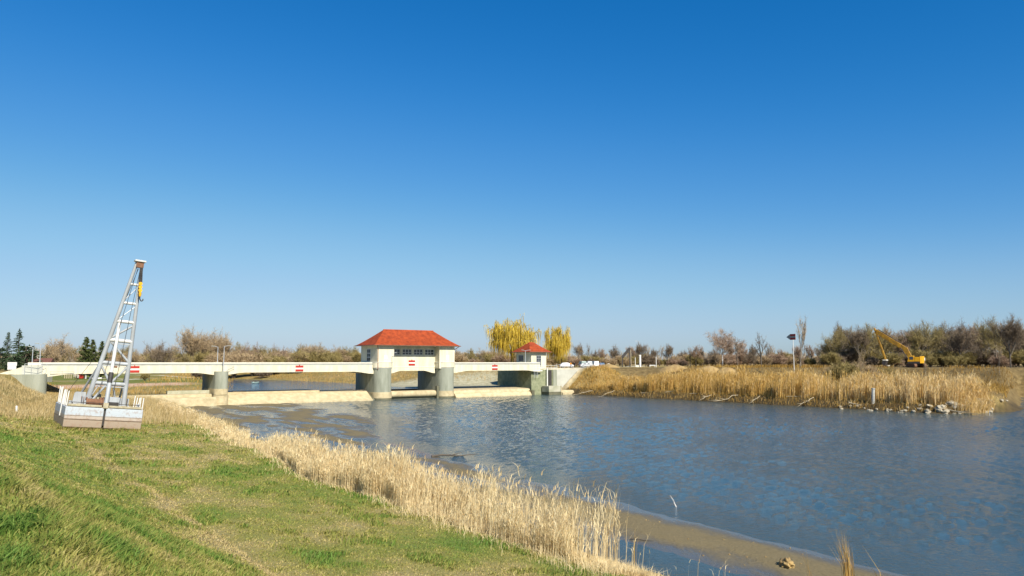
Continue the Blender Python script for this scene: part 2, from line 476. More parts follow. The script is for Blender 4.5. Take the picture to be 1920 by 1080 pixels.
sandy = sst(1.6, .4, np.abs(tf * .0 + (sf - 203 - .15 * (tf - 30)) / 4.0)) * sst(14, 18, tf) * sst(52, 42, tf)
attrs = dict(z_green=grass_zone * 1.0, z_lush=green_at(tf, sf), z_lawn=lawn, z_mud=mudz, z_pave=pave, z_path=paths, z_sand=sandy, z_bank=bankz, z_rough_shade=downm * sst(148, 153, tf))

def ground_mat():
    m, nt, b = new_mat('ground_cover')
    L = nt.links.new
    tc = N(nt, 'ShaderNodeTexCoord'); co = tc.outputs['Object']
    def attr(n): return N(nt, 'ShaderNodeAttribute', attribute_name=n).outputs['Fac']
    def noise(sc, det=8.0, ro=.65, scl=None):
        x = N(nt, 'ShaderNodeTexNoise', Scale=sc, Detail=det, Roughness=ro)
        if scl:
            mp = N(nt, 'ShaderNodeMapping'); mp.inputs['Scale'].default_value = scl; L(co, mp.inputs['Vector']); L(mp.outputs['Vector'], x.inputs['Vector'])
        else: L(co, x.inputs['Vector'])
        return x.outputs['Fac']
    def mix(f, a, b_):
        x = N(nt, 'ShaderNodeMix', data_type='RGBA')
        L(f, x.inputs[0])
        if isinstance(a, tuple): x.inputs[6].default_value = (*a, 1)
        else: L(a, x.inputs[6])
        if isinstance(b_, tuple): x.inputs[7].default_value = (*b_, 1)
        else: L(b_, x.inputs[7])
        return x.outputs[2]
    def math_(op, a, b_):
        x = N(nt, 'ShaderNodeMath', operation=op)
        for i, q in enumerate((a, b_)):
            if isinstance(q, (int, float)): x.inputs[i].default_value = q
            else: L(q, x.inputs[i])
        return x.outputs[0]
    n_big = noise(.11); n_mid = noise(.9); n_fine = noise(7.0, 10, .75)
    dry = ramp(nt, n_mid, [(.3, (.16, .105, .035)), (.5, (.29, .20, .07)), (.68, (.40, .30, .13))])
    dry2 = ramp(nt, n_mid, [(.3, (.12, .10, .03)), (.52, (.22, .17, .055)), (.7, (.33, .25, .10))])
    dry = mix(ramp(nt, n_big, [(.42, (0, 0, 0)), (.58, (1, 1, 1))]), dry, dry2)
    lush = math_('ADD', attr('z_lush'), math_('MULTIPLY', math_('SUBTRACT', n_fine, .5), .7))
    gr = ramp(nt, lush, [(0, (.30, .24, .11)), (.3, (.25, .215, .075)), (.55, (.19, .19, .045)), (1, (.11, .165, .03))])
    col = mix(attr('z_green'), dry, gr)
    col = mix(attr('z_lawn'), col, ramp(nt, n_mid, [(.3, (.09, .12, .02)), (.65, (.17, .17, .04))]))
    col = mix(attr('z_sand'), col, ramp(nt, n_mid, [(.3, (.34, .20, .12)), (.6, (.52, .36, .24))]))
    pv = ramp(nt, n_mid, [(.3, (.23, .21, .12)), (.62, (.40, .37, .25))])
    col = mix(attr('z_pave'), col, pv)
    col = mix(attr('z_path'), col, ramp(nt, n_mid, [(.3, (.38, .33, .22)), (.6, (.52, .46, .33))]))
    col = mix(attr('z_rough_shade'), col, ramp(nt, n_mid, [(.3, (.075, .052, .022)), (.52, (.15, .105, .042)), (.7, (.24, .175, .075))]))  # dark brown far slope, with its shadows worked into the colour
    col = mix(attr('z_bank'), col, ramp(nt, n_mid, [(.3, (.035, .026, .014)), (.6, (.085, .062, .03))]))
    # mud: bars of silt, darker and shining where wet (height above the water decides how wet)
    geo = N(nt, 'ShaderNodeNewGeometry'); sp = N(nt, 'ShaderNodeSeparateXYZ'); L(geo.outputs['Position'], sp.inputs[0])
    wet = N(nt, 'ShaderNodeMapRange'); wet.inputs['From Min'].default_value = .02; wet.inputs['From Max'].default_value = .10
    wet.inputs['To Min'].default_value = 1; wet.inputs['To Max'].default_value = 0; wet.clamp = True
    zz = math_('ADD', sp.outputs['Z'], math_('MULTIPLY', math_('SUBTRACT', noise(1.3, 8, .7, (1.4, .35, 1)), .5), .10))
    L(zz, wet.inputs['Value'])
    mud = mix(wet.outputs[0], ramp(nt, n_fine, [(.3, (.125, .098, .05)), (.7, (.225, .18, .095))]), ramp(nt, n_fine, [(.3, (.075, .064, .04)), (.7, (.13, .11, .07))]))
    mz = attr('z_mud')
    col = mix(mz, col, mud)
    L(col, b.inputs['Base Color'])
    wm = math_('MULTIPLY', wet.outputs[0], mz)
    rg = N(nt, 'ShaderNodeMapRange'); L(wm, rg.inputs['Value']); rg.inputs['To Min'].default_value = .95; rg.inputs['To Max'].default_value = .22
    L(rg.outputs[0], b.inputs['Roughness'])
    sp2 = N(nt, 'ShaderNodeMapRange'); L(wm, sp2.inputs['Value']); sp2.inputs['To Min'].default_value = .15; sp2.inputs['To Max'].default_value = .6
    L(sp2.outputs[0], b.inputs['Specular IOR Level'])
    bp = N(nt, 'ShaderNodeBump', Strength=.5, Distance=.12)
    L(math_('MULTIPLY', math_('ADD', n_fine, n_mid), math_('SUBTRACT', 1.0, math_('MULTIPLY', wm, .93))), bp.inputs['Height']); L(bp.outputs['Normal'], b.inputs['Normal'])
ground_mat()
g_me = np_mesh('ground', np.stack([px.ravel(), py.ravel(), zf], 1), faces_q=gq, attrs=attrs, m='ground_cover', smooth=True)
tag(link('ground', g_me), kind='structure')

# ------------------------------------------------------------------ water
def water_mat(name, base, big, fine, ang):
    m, nt, b = new_mat(name)
    L = nt.links.new
    tc = N(nt, 'ShaderNodeTexCoord')
    hs = []
    for sc, stretch, wgt in ((big, 1.6, .6), (fine, 1.6, .55), (fine * 2.7, 1.4, .25)):
        mp = N(nt, 'ShaderNodeMapping'); mp.inputs['Rotation'].default_value = (0, 0, ang); mp.inputs['Scale'].default_value = (1 / stretch, 1, 1)
        L(tc.outputs['Object'], mp.inputs['Vector'])
        nz = N(nt, 'ShaderNodeTexNoise', Scale=sc, Detail=3.0, Roughness=.55, Distortion=.4)
        L(mp.outputs['Vector'], nz.inputs['Vector'])
        mu = N(nt, 'ShaderNodeMath', operation='MULTIPLY'); mu.inputs[1].default_value = wgt; L(nz.outputs['Fac'], mu.inputs[0]); hs.append(mu.outputs[0])
    a = N(nt, 'ShaderNodeMath', operation='ADD'); L(hs[0], a.inputs[0]); L(hs[1], a.inputs[1])
    a2 = N(nt, 'ShaderNodeMath', operation='ADD'); L(a.outputs[0], a2.inputs[0]); L(hs[2], a2.inputs[1])
    # gusts: calmer and rougher patches
    g = N(nt, 'ShaderNodeTexNoise', Scale=.05, Detail=4.0); L(tc.outputs['Object'], g.inputs['Vector'])
    gm = N(nt, 'ShaderNodeMapRange'); L(g.outputs['Fac'], gm.inputs['Value']); gm.inputs['From Min'].default_value = .3; gm.inputs['From Max'].default_value = .7
    gm.inputs['To Min'].default_value = .45; gm.inputs['To Max'].default_value = 1.0
    bp = N(nt, 'ShaderNodeBump', Distance=.16); L(a2.outputs[0], bp.inputs['Height']); L(gm.outputs[0], bp.inputs['Strength'])
    L(bp.outputs['Normal'], b.inputs['Normal'])
    b.inputs['Base Color'].default_value = (*base, 1)
    b.inputs['Roughness'].default_value = .05
    b.inputs['IOR'].default_value = 1.33
    b.inputs['Specular IOR Level'].default_value = .5
water_mat('river_water', (.038, .070, .082), 2.4, 5.0, R(-30))
water_mat('head_water', (.025, .075, .13), .9, 2.8, R(30))
def sheet(name, pts, z, m):
    me = bpy.data.meshes.new(name)
    me.from_pydata([W(t, s, z) for t, s in pts], [], [tuple(range(len(pts)))]); me.materials.append(MATS[m])
    return tag(link(name, me), kind='structure')
def river_sheet():
    t_ = axis([(17, 24, .7), (24, 138, .36), (138, 180, 3), (180, 421, 30)]); s_ = axis([(-400, 0, 40), (0, 8, 2), (8, 84, .28), (84, 166.1, .42)])
    T, S = np.meshgrid(t_, s_, indexing='ij'); z = np.zeros_like(T); r = np.random.default_rng(21)
    gust = .62 + .62 * sst(.30, .68, fbm(T * .045 + 3, S * .030 + 9, 4))
    for i in range(44):
        wl = .68 * (1.9 / .68) ** r.random(); a = R(-62) + r.normal(0, .42)          # wind blowing up the river
        k = 2 * math.pi / wl; z += .0034 * wl ** 1.1 * np.sin(k * (T * math.cos(a) + S * math.sin(a)) + r.uniform(0, 6.28))
    calm = sst(-.04, -.9, H(T, S)) * .93 + .07
    z = z * gust * calm * sst(5, 12, S)
    X = T * V.x + S * U.x; Y = T * V.y + S * U.y; i = np.arange(T.size).reshape(T.shape)
    q = np.stack([i[:-1, :-1], i[1:, :-1], i[1:, 1:], i[:-1, 1:]], -1).reshape(-1, 4)
    tag(link('river_water', np_mesh('river_water', np.stack([X.ravel(), Y.ravel(), z.ravel()], 1), q, m='river_water', smooth=True)), kind='structure')
river_sheet()
sheet('head_water', [(40, 171.5), (103, 171.5), (112, 240), (112, 345), (70, 345), (56, 240)], ZUP, 'head_water')

# ================================================================== THE WEIR
ZP = 8.74                                   # parapet top
BW = 7.5                                    # deck width
br = RF('weir_bridge', 'long cream concrete weir bridge on rounded grey piers across the river', 'bridge', 12, S0, 0)
def span(t0, t1, zmid=6.62, zend=6.08, haunch=5.0):
    mb = MB()
    n = 28; top = 8.10
    bot = []
    for i in range(n + 1):
        t = t0 + (t1 - t0) * i / n
        d = min(t - t0, t1 - t)
        k = max(0, 1 - d / haunch)
        bot.append((t, zmid + (zend - zmid) * (k * k * (3 - 2 * k))))
    poly = bot + [(t1, top), (t0, top)]
    m = len(poly)
    for y0, y1 in ((S0, S0 + .5), (S0 + BW - .5, S0 + BW)):
        vs = [(t, y0, z) for t, z in poly] + [(t, y1, z) for t, z in poly]
        fs = [tuple(range(m)), tuple(range(2 * m - 1, m - 1, -1))] + [(i, m + i, m + (i + 1) % m, (i + 1) % m) for i in range(m)]
        mb.add(vs, fs)
    br.part(mb, 'girder', 'cream_render')
    for y0, y1 in ((S0 + .06, S0 + .42), (S0 + BW - .42, S0 + BW - .06)):
        br.part(MB().box(t0, t1, y0, y1, top, 8.48), 'parapet_band', 'grey_band')
    for y0, y1 in ((S0 - .05, S0 + .5), (S0 + BW - .5, S0 + BW + .05)):
        br.part(MB().box(t0, t1, y0, y1, 8.48, ZP), 'coping', 'coping')
    br.part(MB().box(t0, t1, S0 + .5, S0 + BW - .5, 7.0, 7.45), 'deck_slab', 'pavement_slab')
P1, P2, P3 = 42.6, 79.2, 96.4               # pier centre lines
span(11.2, P1); span(P1, P2 - 2.2); span(P3 + 2.2, 126.5)
def pier_poly(tc, r, s0, s1, n=14):
    pts = []
    for i in range(n + 1):
        a = math.pi + math.pi * i / n
        pts.append((tc + r * math.cos(a), s0 + r * math.sin(a)))
    for i in range(n + 1):
        a = math.pi * i / n
        pts.append((tc + r * math.cos(a), s1 + r * math.sin(a)))
    return pts
def pier(tc, r, s0, s1, ztop, zbase, zmid=None):
    p = br.part(MB().prism(pier_poly(tc, r, s0, s1), zbase - .4, ztop), 'pier', 'pier_concrete', smooth=True)
    if zmid: br.part(MB().prism(pier_poly(tc, r + .06, s0, s1), zmid, zbase), 'pier_collar', 'base_concrete', parent=p, smooth=True)
    br.part(MB().prism(pier_poly(tc, r + .16, s0, s1), .45, (zmid or zbase) - .08), 'pier_base', 'base_concrete', parent=p, smooth=True)
    br.part(MB().prism(pier_poly(tc, r + .13, s0, s1), -1.6, .45), 'pier_foot', 'wet_concrete' if r > 2 else 'base_concrete', parent=p, smooth=True)
    return p
pier(P1, 1.35, 160.6, 170.0, 6.9, 3.35, 2.15)
pier(P2, 2.15, 161.0, 170.5, 7.3, 1.9)
pier(P3, 2.15, 161.0, 170.5, 7.3, 1.85)
# service post and rail on the platform of the first pier
def railing(rf, pts, z, h=1.0, step=1.3, m='galvanised', parent=None):
    posts = MB(); rails = MB()
    for (a, b), (c, d) in zip(pts[:-1], pts[1:]):
        L_ = math.hypot(c - a, d - b); n = max(1, round(L_ / step))
        for i in range(n + 1):
            q = i / n; x, y = a + (c - a) * q, b + (d - b) * q
            posts.tube((x, y, z - .03), (x, y, z + h), .035, n=6)
        for hh in (h, h * .52): rails.tube((a, b, z + hh), (c, d, z + hh), .035, n=6)
    posts.v += []; o = len(posts.v); posts.f += [tuple(i + o for i in f) for f in rails.f]; posts.v += rails.v
    return rf.part(posts, 'railing', m, parent=parent)
railing(br, [(P1 + 1.1, 160.0), (P1 + 2.6, 160.9)], 6.9)
# left abutment: rounded head, wing wall, stepped base
def abut_left():
    poly = [(4.0, 161.2)]
    poly += [(10.4, 159.0)]
    for i in range(9):
        a = -math.pi / 2 + (math.pi / 2) * i / 8
        poly.append((10.4 + 1.6 * math.cos(a), 160.6 + 1.6 * math.sin(a)))
    poly += [(12.0, 171), (4.0, 171)]
    a_ = br.part(MB().prism(poly, 3.0, 6.62), 'abutment', 'pier_concrete', smooth=True)
    poly2 = [(x + .12 * (x > 11), y - .12 * (y < 160.5)) for x, y in poly]
    br.part(MB().prism(poly2, .9, 3.0), 'abutment_base', 'base_concrete', parent=a_, smooth=True)
    poly3 = [(x + .35 * (x > 11), y - .3 * (y < 160.5)) for x, y in poly]
    br.part(MB().prism(poly3, -1.5, .9), 'abutment_foot', 'base_concrete', parent=a_, smooth=True)
    br.part(MB().box(12.13, 12.42, 160.4, 161.2, -1, 2.4), 'recess_shade', 'dark_steel', parent=a_)  # dark strip; shade of a groove in the abutment put into its colour
    mb = MB(); mb.extrude([(160.2, 6.62), (160.5, 6.62), (160.5, 8.1), (160.2, 8.1)], 7.6, 11.0)
    # raking end of the parapet
    vs = [(4.6, 160.2, 6.62), (8.0, 160.2, 6.62), (8.0, 160.2, 7.9), (4.6, 160.2, 6.75), (4.6, 160.7, 6.62), (8.0, 160.7, 6.62), (8.0, 160.7, 7.9), (4.6, 160.7, 6.75)]
    br.part(MB().add(vs, [(0, 1, 2, 3), (7, 6, 5, 4), (0, 4, 5, 1), (1, 5, 6, 2), (2, 6, 7, 3), (3, 7, 4, 0)]), 'parapet_end', 'cream_render', parent=a_)
    br.part(MB().box(8.0, 11.2, 160.25, 160.75, 6.62, 8.2), 'parapet_block', 'pale_wall', parent=a_)
    br.part(MB().box(8.9, 10.9, 160.2, 160.8, 8.2, 8.74), 'parapet_cap', 'coping', parent=a_)
    railing(br, [(8.4, 159.6), (10.4, 159.2), (11.7, 160.0)], 6.6, 1.9, 1.0, parent=a_)
    railing(br, [(12.4, 160.3), (16.2, 160.6)], 6.2, .9, 1.6, 'grey_band', parent=a_)
abut_left()
# right abutment
def abut_right():
    a_ = br.part(MB().prism([(124.2, 162.0), (131.6, 162.0), (131.6, 178), (124.2, 178)], -1.5, 6.75), 'abutment', 'ivy_wall')
    br.part(MB().box(130.0, 131.0, 161.6, 161.99, .5, 6.6), 'recess_shade', 'dark_steel', parent=a_)  # dark slab on the wall face, coloured as the shade inside a recess
    br.part(MB().box(131.6, 132.9, 161.7, 168, -1.2, 6.7), 'buttress', 'pier_concrete', parent=a_)
    vs = []
    for y in (162.3, 162.9):
        vs += [(132.9, y, -1.0), (134.6, y, 1.2), (141.5, y, 6.75), (132.9, y, 6.75)]
    br.part(MB().add(vs, [(0, 1, 2, 3), (7, 6, 5, 4), (0, 4, 5, 1), (1, 5, 6, 2), (2, 6, 7, 3), (3, 7, 4, 0)]), 'wing_wall', 'pale_wall', parent=a_)
    br.part(MB().box(127.6, 131.8, 158.6, 161.6, -1.4, .75), 'landing_block', 'wet_concrete', parent=a_)
    br.part(MB().box(127.5, 131.9, 158.5, 161.6, .75, 2.35), 'landing_cap', 'pavement_slab', parent=a_, bevel=.04)
    br.part(MB().tube((131.7, 158.4, -1.2), (131.7, 158.4, 2.4), .12), 'mooring_pole', 'base_concrete', parent=a_)
    br.part(MB().tube((129.2, 161.3, 2.3), (129.2, 161.3, 7.2), .16), 'drain_pipe', 'white_paint', parent=a_)
    br.part(MB().extrude([(158.0, -1.4), (162.0, -1.4), (162.0, 1.1), (159.2, 1.1), (158.0, .5)], 131.9, 141.0), 'toe_kerb', 'base_concrete', parent=a_)
    br.part(MB().box(123.9, 127.2, 160.9, 162.0, 6.35, 6.62), 'balcony', 'coping', parent=a_)
    railing(br, [(124.0, 161.0), (127.2, 161.0), (129.8, 161.7), (133.2, 161.9)], 6.7, 1.15, 1.1, 'white_paint', parent=a_)
    mb = MB()
    for x in (124.4, 125.6): mb.tube((x, 161.0, 4.6), (x, 161.0, 6.4), .04, n=6)
    for k in range(5): mb.tube((124.4, 161.0, 4.8 + .35 * k), (125.6, 161.0, 4.8 + .35 * k), .03, n=6)
    br.part(mb, 'ladder', 'galvanised', parent=a_)
abut_right()

# sills and gate between the piers
sl = RF('weir_sill', 'broad pale concrete weir sill sloping to the water between small pier and gatehouse', 'weir', 60, S0, 0)
prof = [(159.4, -1.4), (159.5, .15), (160.2, .45), (163.0, 2.02), (163.3, 2.1), (170.0, 2.12), (172.5, 2.12), (172.5, -1.4)]
sl.part(MB().extrude(prof, P1 + 1.25, P2 - 2.9), 'apron', 'base_concrete')
sl.part(MB().box(P1 + 1.3, P2 - 14, 164.2, 172.6, 2.1, 2.42), 'upper_slab', 'base_concrete')
sl.part(MB().extrude([(159.8, -1.4), (160.4, .4), (163.4, 1.7), (172.5, 1.7), (172.5, -1.4)], P2 - 2.9, P2 - 2.0), 'end_joint', 'wet_concrete')
gt = RF('weir_gate', 'cream steel gate beam lying between the two gatehouse piers', 'weir gate', 88, S0, 0)
gp = [(161.0, .42), (160.6, .75), (160.45, 1.2), (160.6, 1.65), (161.1, 1.92), (163.5, 1.92), (163.5, .42)]
gt.part(MB().extrude(gp, P2 + 2.1, P3 - 2.3), 'gate_leaf', 'base_concrete', smooth=True)
gt.part(MB().box(P2 + 2.1, P3 - 2.2, 161.4, 171.0, -1.4, .40), 'gate_sill', 'wet_concrete')
gt.part(MB().box(P3 - 2.75, P3 - 2.2, 160.2, 161.0, -1.0, 3.0), 'gate_guide', 'wet_concrete')
s3 = RF('weir_sill', 'two-step cream concrete weir sill between the gatehouse and the small cabin', 'weir', 110, S0, 0)
s3.part(MB().extrude([(158.9, -1.4), (159.0, .25), (159.7, 1.0), (160.2, 1.05), (160.2, -1.4)], P3 + 2.0, 122.0), 'lower_step', 'base_concrete')
s3.part(MB().extrude([(160.2, -1.4), (160.2, 1.15), (160.5, 1.70), (161.2, 1.85), (171.5, 2.10), (171.5, -1.4)], P3 + 2.0, 122.4), 'upper_step', 'base_concrete')
s3.part(MB().prism([(122.0, 158.9), (123.6, 159.8), (124.4, 161.9), (122.0, 161.9)], -1.4, 1.3), 'end_piece', 'wet_concrete')
s0 = RF('weir_sill', 'weathered pale concrete ledges in dry grass between small pier and stranded barge', 'weir', 28, S0, 0)
s0.part(MB().extrude([(158.2, -1), (158.3, 1.35), (159.2, 1.75), (160.3, 1.78), (160.3, -1)], 13.0, P1 - 1.3), 'lower_step', 'base_concrete')
s0.part(MB().extrude([(160.3, -1), (160.35, 2.15), (160.8, 2.35), (163.8, 2.35), (163.8, -1)], 16.0, P1 - 1.8), 'upper_step', 'base_concrete')
s0.part(MB().box(P1 - 9.5, P1 - 1.3, 163.9, 165.0, 1.0, 3.0), 'kerb_block', 'pavement_slab')

# ------------------------------------------------------------------ gatehouse on the two middle piers
gh = RF('gatehouse', 'cream gatehouse with red hipped roof standing on two middle piers of the weir', 'gatehouse', (P2 + P3) / 2, S0, 7.0)
ZE = 12.75                                  # eaves
tl, tr = P2 - 1.95, P3 + 1.95
F1, F2, BK = 159.75, 161.9, 168.6           # tower front, recessed front, back
def box_part(rf, x0, x1, y0, y1, z0, z1, name, m, parent=None, bevel=0): return rf.part(MB().box(x0, x1, y0, y1, z0, z1), name, m, parent, False, bevel)
tw = []
for a, b in ((tl, P2 + 2.4), (P3 - 2.4, tr)):
    tw.append(box_part(gh, a, b, F1, BK, 7.25, ZE, 'tower', 'cream_render'))
# middle wall with a window strip: piers of wall between openings
wz0, wz1 = 10.55, 11.95
mx0, mx1 = P2 + 2.4, P3 - 2.4
mid = MB()
n = 24; bot = []
for i in range(n + 1):
    t = mx0 + (mx1 - mx0) * i / n; d = min(t - mx0, mx1 - t); k = max(0, 1 - d / 3.2)
    bot.append((t, 6.72 - .62 * (k * k * (3 - 2 * k))))
poly = bot + [(mx1, wz0), (mx0, wz0)]; m_ = len(poly)
mid.add([(t, F2, z) for t, z in poly] + [(t, F2 + .6, z) for t, z in poly], [tuple(range(m_)), tuple(range(2 * m_ - 1, m_ - 1, -1))] + [(i, m_ + i, m_ + (i + 1) % m_, (i + 1) % m_) for i in range(m_)])
mid.box(mx0, mx1, F2, F2 + .6, wz1, ZE)
mid.box(mx0, mx1, F2 + .6, BK, 6.9, 7.3)
mid.box(mx0, mx1, BK - .6, BK, 6.9, ZE)
wall = gh.part(mid, 'middle_wall', 'cream_render')
box_part(gh, mx0, mx1, F2 - .07, F2, 7.55, 7.68, 'string_course', 'coping', wall)
gw = (mx1 - mx0) / 4.0
for k in range(4):
    x0 = mx0 + k * gw + .28; x1 = mx0 + (k + 1) * gw - .28
    box_part(gh, x1, x1 + .56, F2, F2 + .6, wz0, wz1, 'wall_post', 'cream_render', wall) if k < 3 else None
    fr = MB(); f_ = .10
    fr.box(x0, x1, F2 + .18, F2 + .34, wz0, wz0 + f_); fr.box(x0, x1, F2 + .18, F2 + .34, wz1 - f_, wz1)
    for q in range(4):
        xx = x0 + (x1 - x0 - f_) * q / 3
        fr.box(xx, xx + f_, F2 + .181, F2 + .339, wz0 + f_, wz1 - f_)
    fr.box(x0 + f_, x1 - f_, F2 + .19, F2 + .33, 11.1, 11.18)
    wdw = gh.part(fr, 'window', 'window_white')
    for q in range(3):
        xa = x0 + f_ + (x1 - x0 - f_) * q / 3; xb = xa + (x1 - x0 - f_) / 3 - f_
        for za, zb in ((wz0 + f_, 11.1), (11.18, wz1 - f_)):
            box_part(gh, xa, xb, F2 + .24, F2 + .28, za, zb, 'pane', 'glass_dark', wdw)
box_part(gh, mx0, mx0 + .28, F2 + .01, F2 + .59, wz0, wz1, 'wall_post', 'cream_render', wall)
box_part(gh, mx1 - .28, mx1, F2 + .01, F2 + .59, wz0, wz1, 'wall_post', 'cream_render', wall)
# window in the upstream-left end of the left tower
we = MB(); yc = 164.2
we.box(tl - .06, tl + .02, yc - 1.0, yc + 1.0, 9.0, 11.9)
wdw = gh.part(we, 'window', 'window_white')
for a in (-1, 0):
    for z0 in (9.1, 10.05, 11.0):
        box_part(gh, tl - .09, tl - .055, yc + a * .95 + .06, yc + a * .95 + .89, z0, z0 + .82, 'pane', 'glass_dark', wdw)
# balconies round the tower feet
for tc in (P2, P3):
    def half(r, y0=F1 + 1.3, n=18):
        return [(tc + r * math.cos(math.pi + math.pi * i / n), y0 + r * .86 * math.sin(math.pi + math.pi * i / n)) for i in range(n + 1)] + [(tc + r, BK - .02), (tc - r, BK - .02)]
    b_ = gh.part(MB().prism(half(2.5), 7.5, 8.72), 'balcony', 'cream_render', smooth=True)
    gh.part(MB().prism(half(2.36), 7.22, 7.5), 'corbel', 'grey_band', parent=b_, smooth=True)
    gh.part(MB().prism(half(2.58), 8.72, 8.84), 'coping', 'coping', parent=b_, smooth=True)
for (x, z0, z1, w_) in ((P2 + .25, 9.5, 10.4, .75), (P3 - .1, 9.3, 10.5, .8)):
    box_part(gh, x - w_ / 2, x + w_ / 2, F1 - .06, F1, z0, z1, 'notice_plate', 'white_paint')
# roof
ex0, ex1, ey0, ey1 = tl - 1.15, tr + 1.15, F1 - .95, BK + .95
ym = (ey0 + ey1) / 2; ZR = 16.6; ins = 4.9
mb = MB().add([(ex0, ey0, ZE), (ex1, ey0, ZE), (ex1, ey1, ZE), (ex0, ey1, ZE), (ex0 + ins, ym, ZR), (ex1 - ins, ym, ZR)], [(0, 1, 5, 4), (1, 2, 5), (2, 3, 4, 5), (3, 0, 4)])
# slight bell-cast eaves and tile courses as real steps
def hip_roof(rf, ex0, ex1, ey0, ey1, z0, zr, ins_x, courses, name='roof'):
    ymid = (ey0 + ey1) / 2; half_d = (ey1 - ey0) / 2
    vs, fs = [], []
    rings = []
    for i in range(courses + 1):
        q = i / courses
        for step in ((0, .035) if 0 < i < courses else (0,)):
            zz = z0 + (zr - z0) * (q ** 1.12) - (step if False else 0)
            out = step
            rings.append((ex0 + ins_x * q - out, ex1 - ins_x * q + out, ey0 + half_d * q * .999 - out, ey1 - half_d * q * .999 + out, zz + (0.0 if step == 0 else .03)))
    rings.sort(key=lambda r: r[4])
    for r in rings: vs += [(r[0], r[2], r[4]), (r[1], r[2], r[4]), (r[1], r[3], r[4]), (r[0], r[3], r[4])]
    for k in range(len(rings) - 1):
        for j in range(4): fs.append((k * 4 + j, k * 4 + (j + 1) % 4, (k + 1) * 4 + (j + 1) % 4, (k + 1) * 4 + j))
    fs.append((0, 3, 2, 1)); k = len(rings) - 1; fs.append((k * 4, k * 4 + 1, k * 4 + 2, k * 4 + 3))
    return rf.part(MB().add(vs, fs), name, 'roof_tile')
roof = hip_roof(gh, ex0, ex1, ey0, ey1, ZE + .02, ZR, ins, 22)
cap = MB(); 
cap.tube((ex0 + ins - .1, ym, ZR), (ex1 - ins + .1, ym, ZR), .13, n=8)
gh.part(cap, 'ridge_tile', 'roof_tile', parent=roof)
gut = MB(); g_ = .07
for a, b in (((ex0 - g_, ey0 - g_), (ex1 + g_, ey0 - g_)), ((ex1 + g_, ey0 - g_), (ex1 + g_, ey1 + g_)), ((ex1 + g_, ey1 + g_), (ex0 - g_, ey1 + g_)), ((ex0 - g_, ey1 + g_), (ex0 - g_, ey0 - g_))):
    gut.tube((*a, ZE), (*b, ZE), .09, n=6)
gh.part(gut, 'gutter', 'copper_pipe', parent=roof)
box_part(gh, ex0 + .1, ex1 - .1, ey0 + .1, ey1 - .1, ZE - .10, ZE + .015, 'soffit', 'cream_render', roof)
dp = MB(); x = tl - .1
dp.tube((ex0 + .6, ey0 - .05, ZE - .02), (tl + .15, F1 - .13, ZE - .7), .08, n=8); dp.tube((tl + .15, F1 - .13, ZE - .7), (tl + .15, F1 - .13, 8.7), .09, n=8); dp.tube((tl + .15, F1 - .13, 8.85), (tl + .15, F1 - .18, 7.1), .09, n=8)
gh.part(dp, 'downpipe', 'copper_pipe')
dp = MB(); dp.tube((ex1 - .1, ey0 + .2, ZE - .02), (tr + .12, F1 + .4, ZE - .9), .08, n=8); dp.tube((tr + .12, F1 + .4, ZE - .9), (tr + .12, F1 + .4, 8.8), .08, n=8)
gh.part(dp, 'downpipe', 'copper_pipe')
lm = MB(); lm.tube((P2 + 1.75, F1 - 1.0, 8.7), (P2 + 1.75, F1 - 1.0, 10.9), .05, n=6); lm.tube((P2 + 1.75, F1 - 1.0, 10.9), (P2 + 2.5, F1 - 1.1, 11.05), .05, n=6)
gh.part(lm, 'balcony_lamp', 'galvanised')

# ------------------------------------------------------------------ cabin at the right end
cb = RF('bridge_cabin', 'small cream cabin with red hipped roof at the end of the weir bridge', 'cabin', 127, 163, 6.7)
c0, c1, d0, d1 = 124.5, 129.7, 162.4, 169.2
cw = cb.part(MB().box(c0, c1, d0, d1, 6.7, 11.55), 'wall', 'cream_render')
fr = MB(); wx0, wx1 = 126.2, 127.9
fr.box(wx0, wx1, d0 - .07, d0 + .02, 7.55, 10.6)
wd = cb.part(fr, 'window', 'window_grey')
for a in range(2):
    for r_ in range(4):
        xa = wx0 + .12 + a * .78; za = 7.68 + r_ * .73
        cb.part(MB().box(xa, xa + .66, d0 - .09, d0 - .068, za, za + .61), 'pane', 'glass_dark', wd)
fr = MB().box(c0 - .07, c0 + .02, 166.0, 168.2, 9.0, 10.7)
wd = cb.part(fr, 'window', 'window_grey')
for a in range(3): cb.part(MB().box(c0 - .09, c0 - .068, 166.1 + a * .7, 166.7 + a * .7, 9.12, 10.58), 'pane', 'glass_dark', wd)
rf_ = hip_roof(cb, c0 - 1.2, c1 + 1.2, d0 - 1.0, d1 + 1.0, 11.57, 14.35, 3.1, 14)
cb.part(MB().box(c0 - 1.1, c1 + 1.1, d0 - .9, d1 + .9, 11.45, 11.565), 'soffit', 'grey_band', rf_)
gut = MB()
for a, b in (((c0 - 1.27, d0 - 1.07), (c1 + 1.27, d0 - 1.07)), ((c1 + 1.27, d0 - 1.07), (c1 + 1.27, d1 + 1.07)), ((c0 - 1.27, d1 + 1.07), (c0 - 1.27, d0 - 1.07))): gut.tube((*a, 11.55), (*b, 11.55), .09, n=6)
cb.part(gut, 'gutter', 'copper_pipe', rf_)
cb.part(MB().box(129.4, 130.5, 168.2, 169.3, 11.9, 13.0).add([(129.2, 168.0, 13.0), (130.7, 168.0, 13.0), (130.7, 169.5, 13.0), (129.2, 169.5, 13.0), (129.95, 168.7, 13.4)], [(0, 1, 4), (1, 2, 4), (2, 3, 4), (3, 0, 4), (3, 2, 1, 0)]), 'dormer', 'roof_tile', rf_)

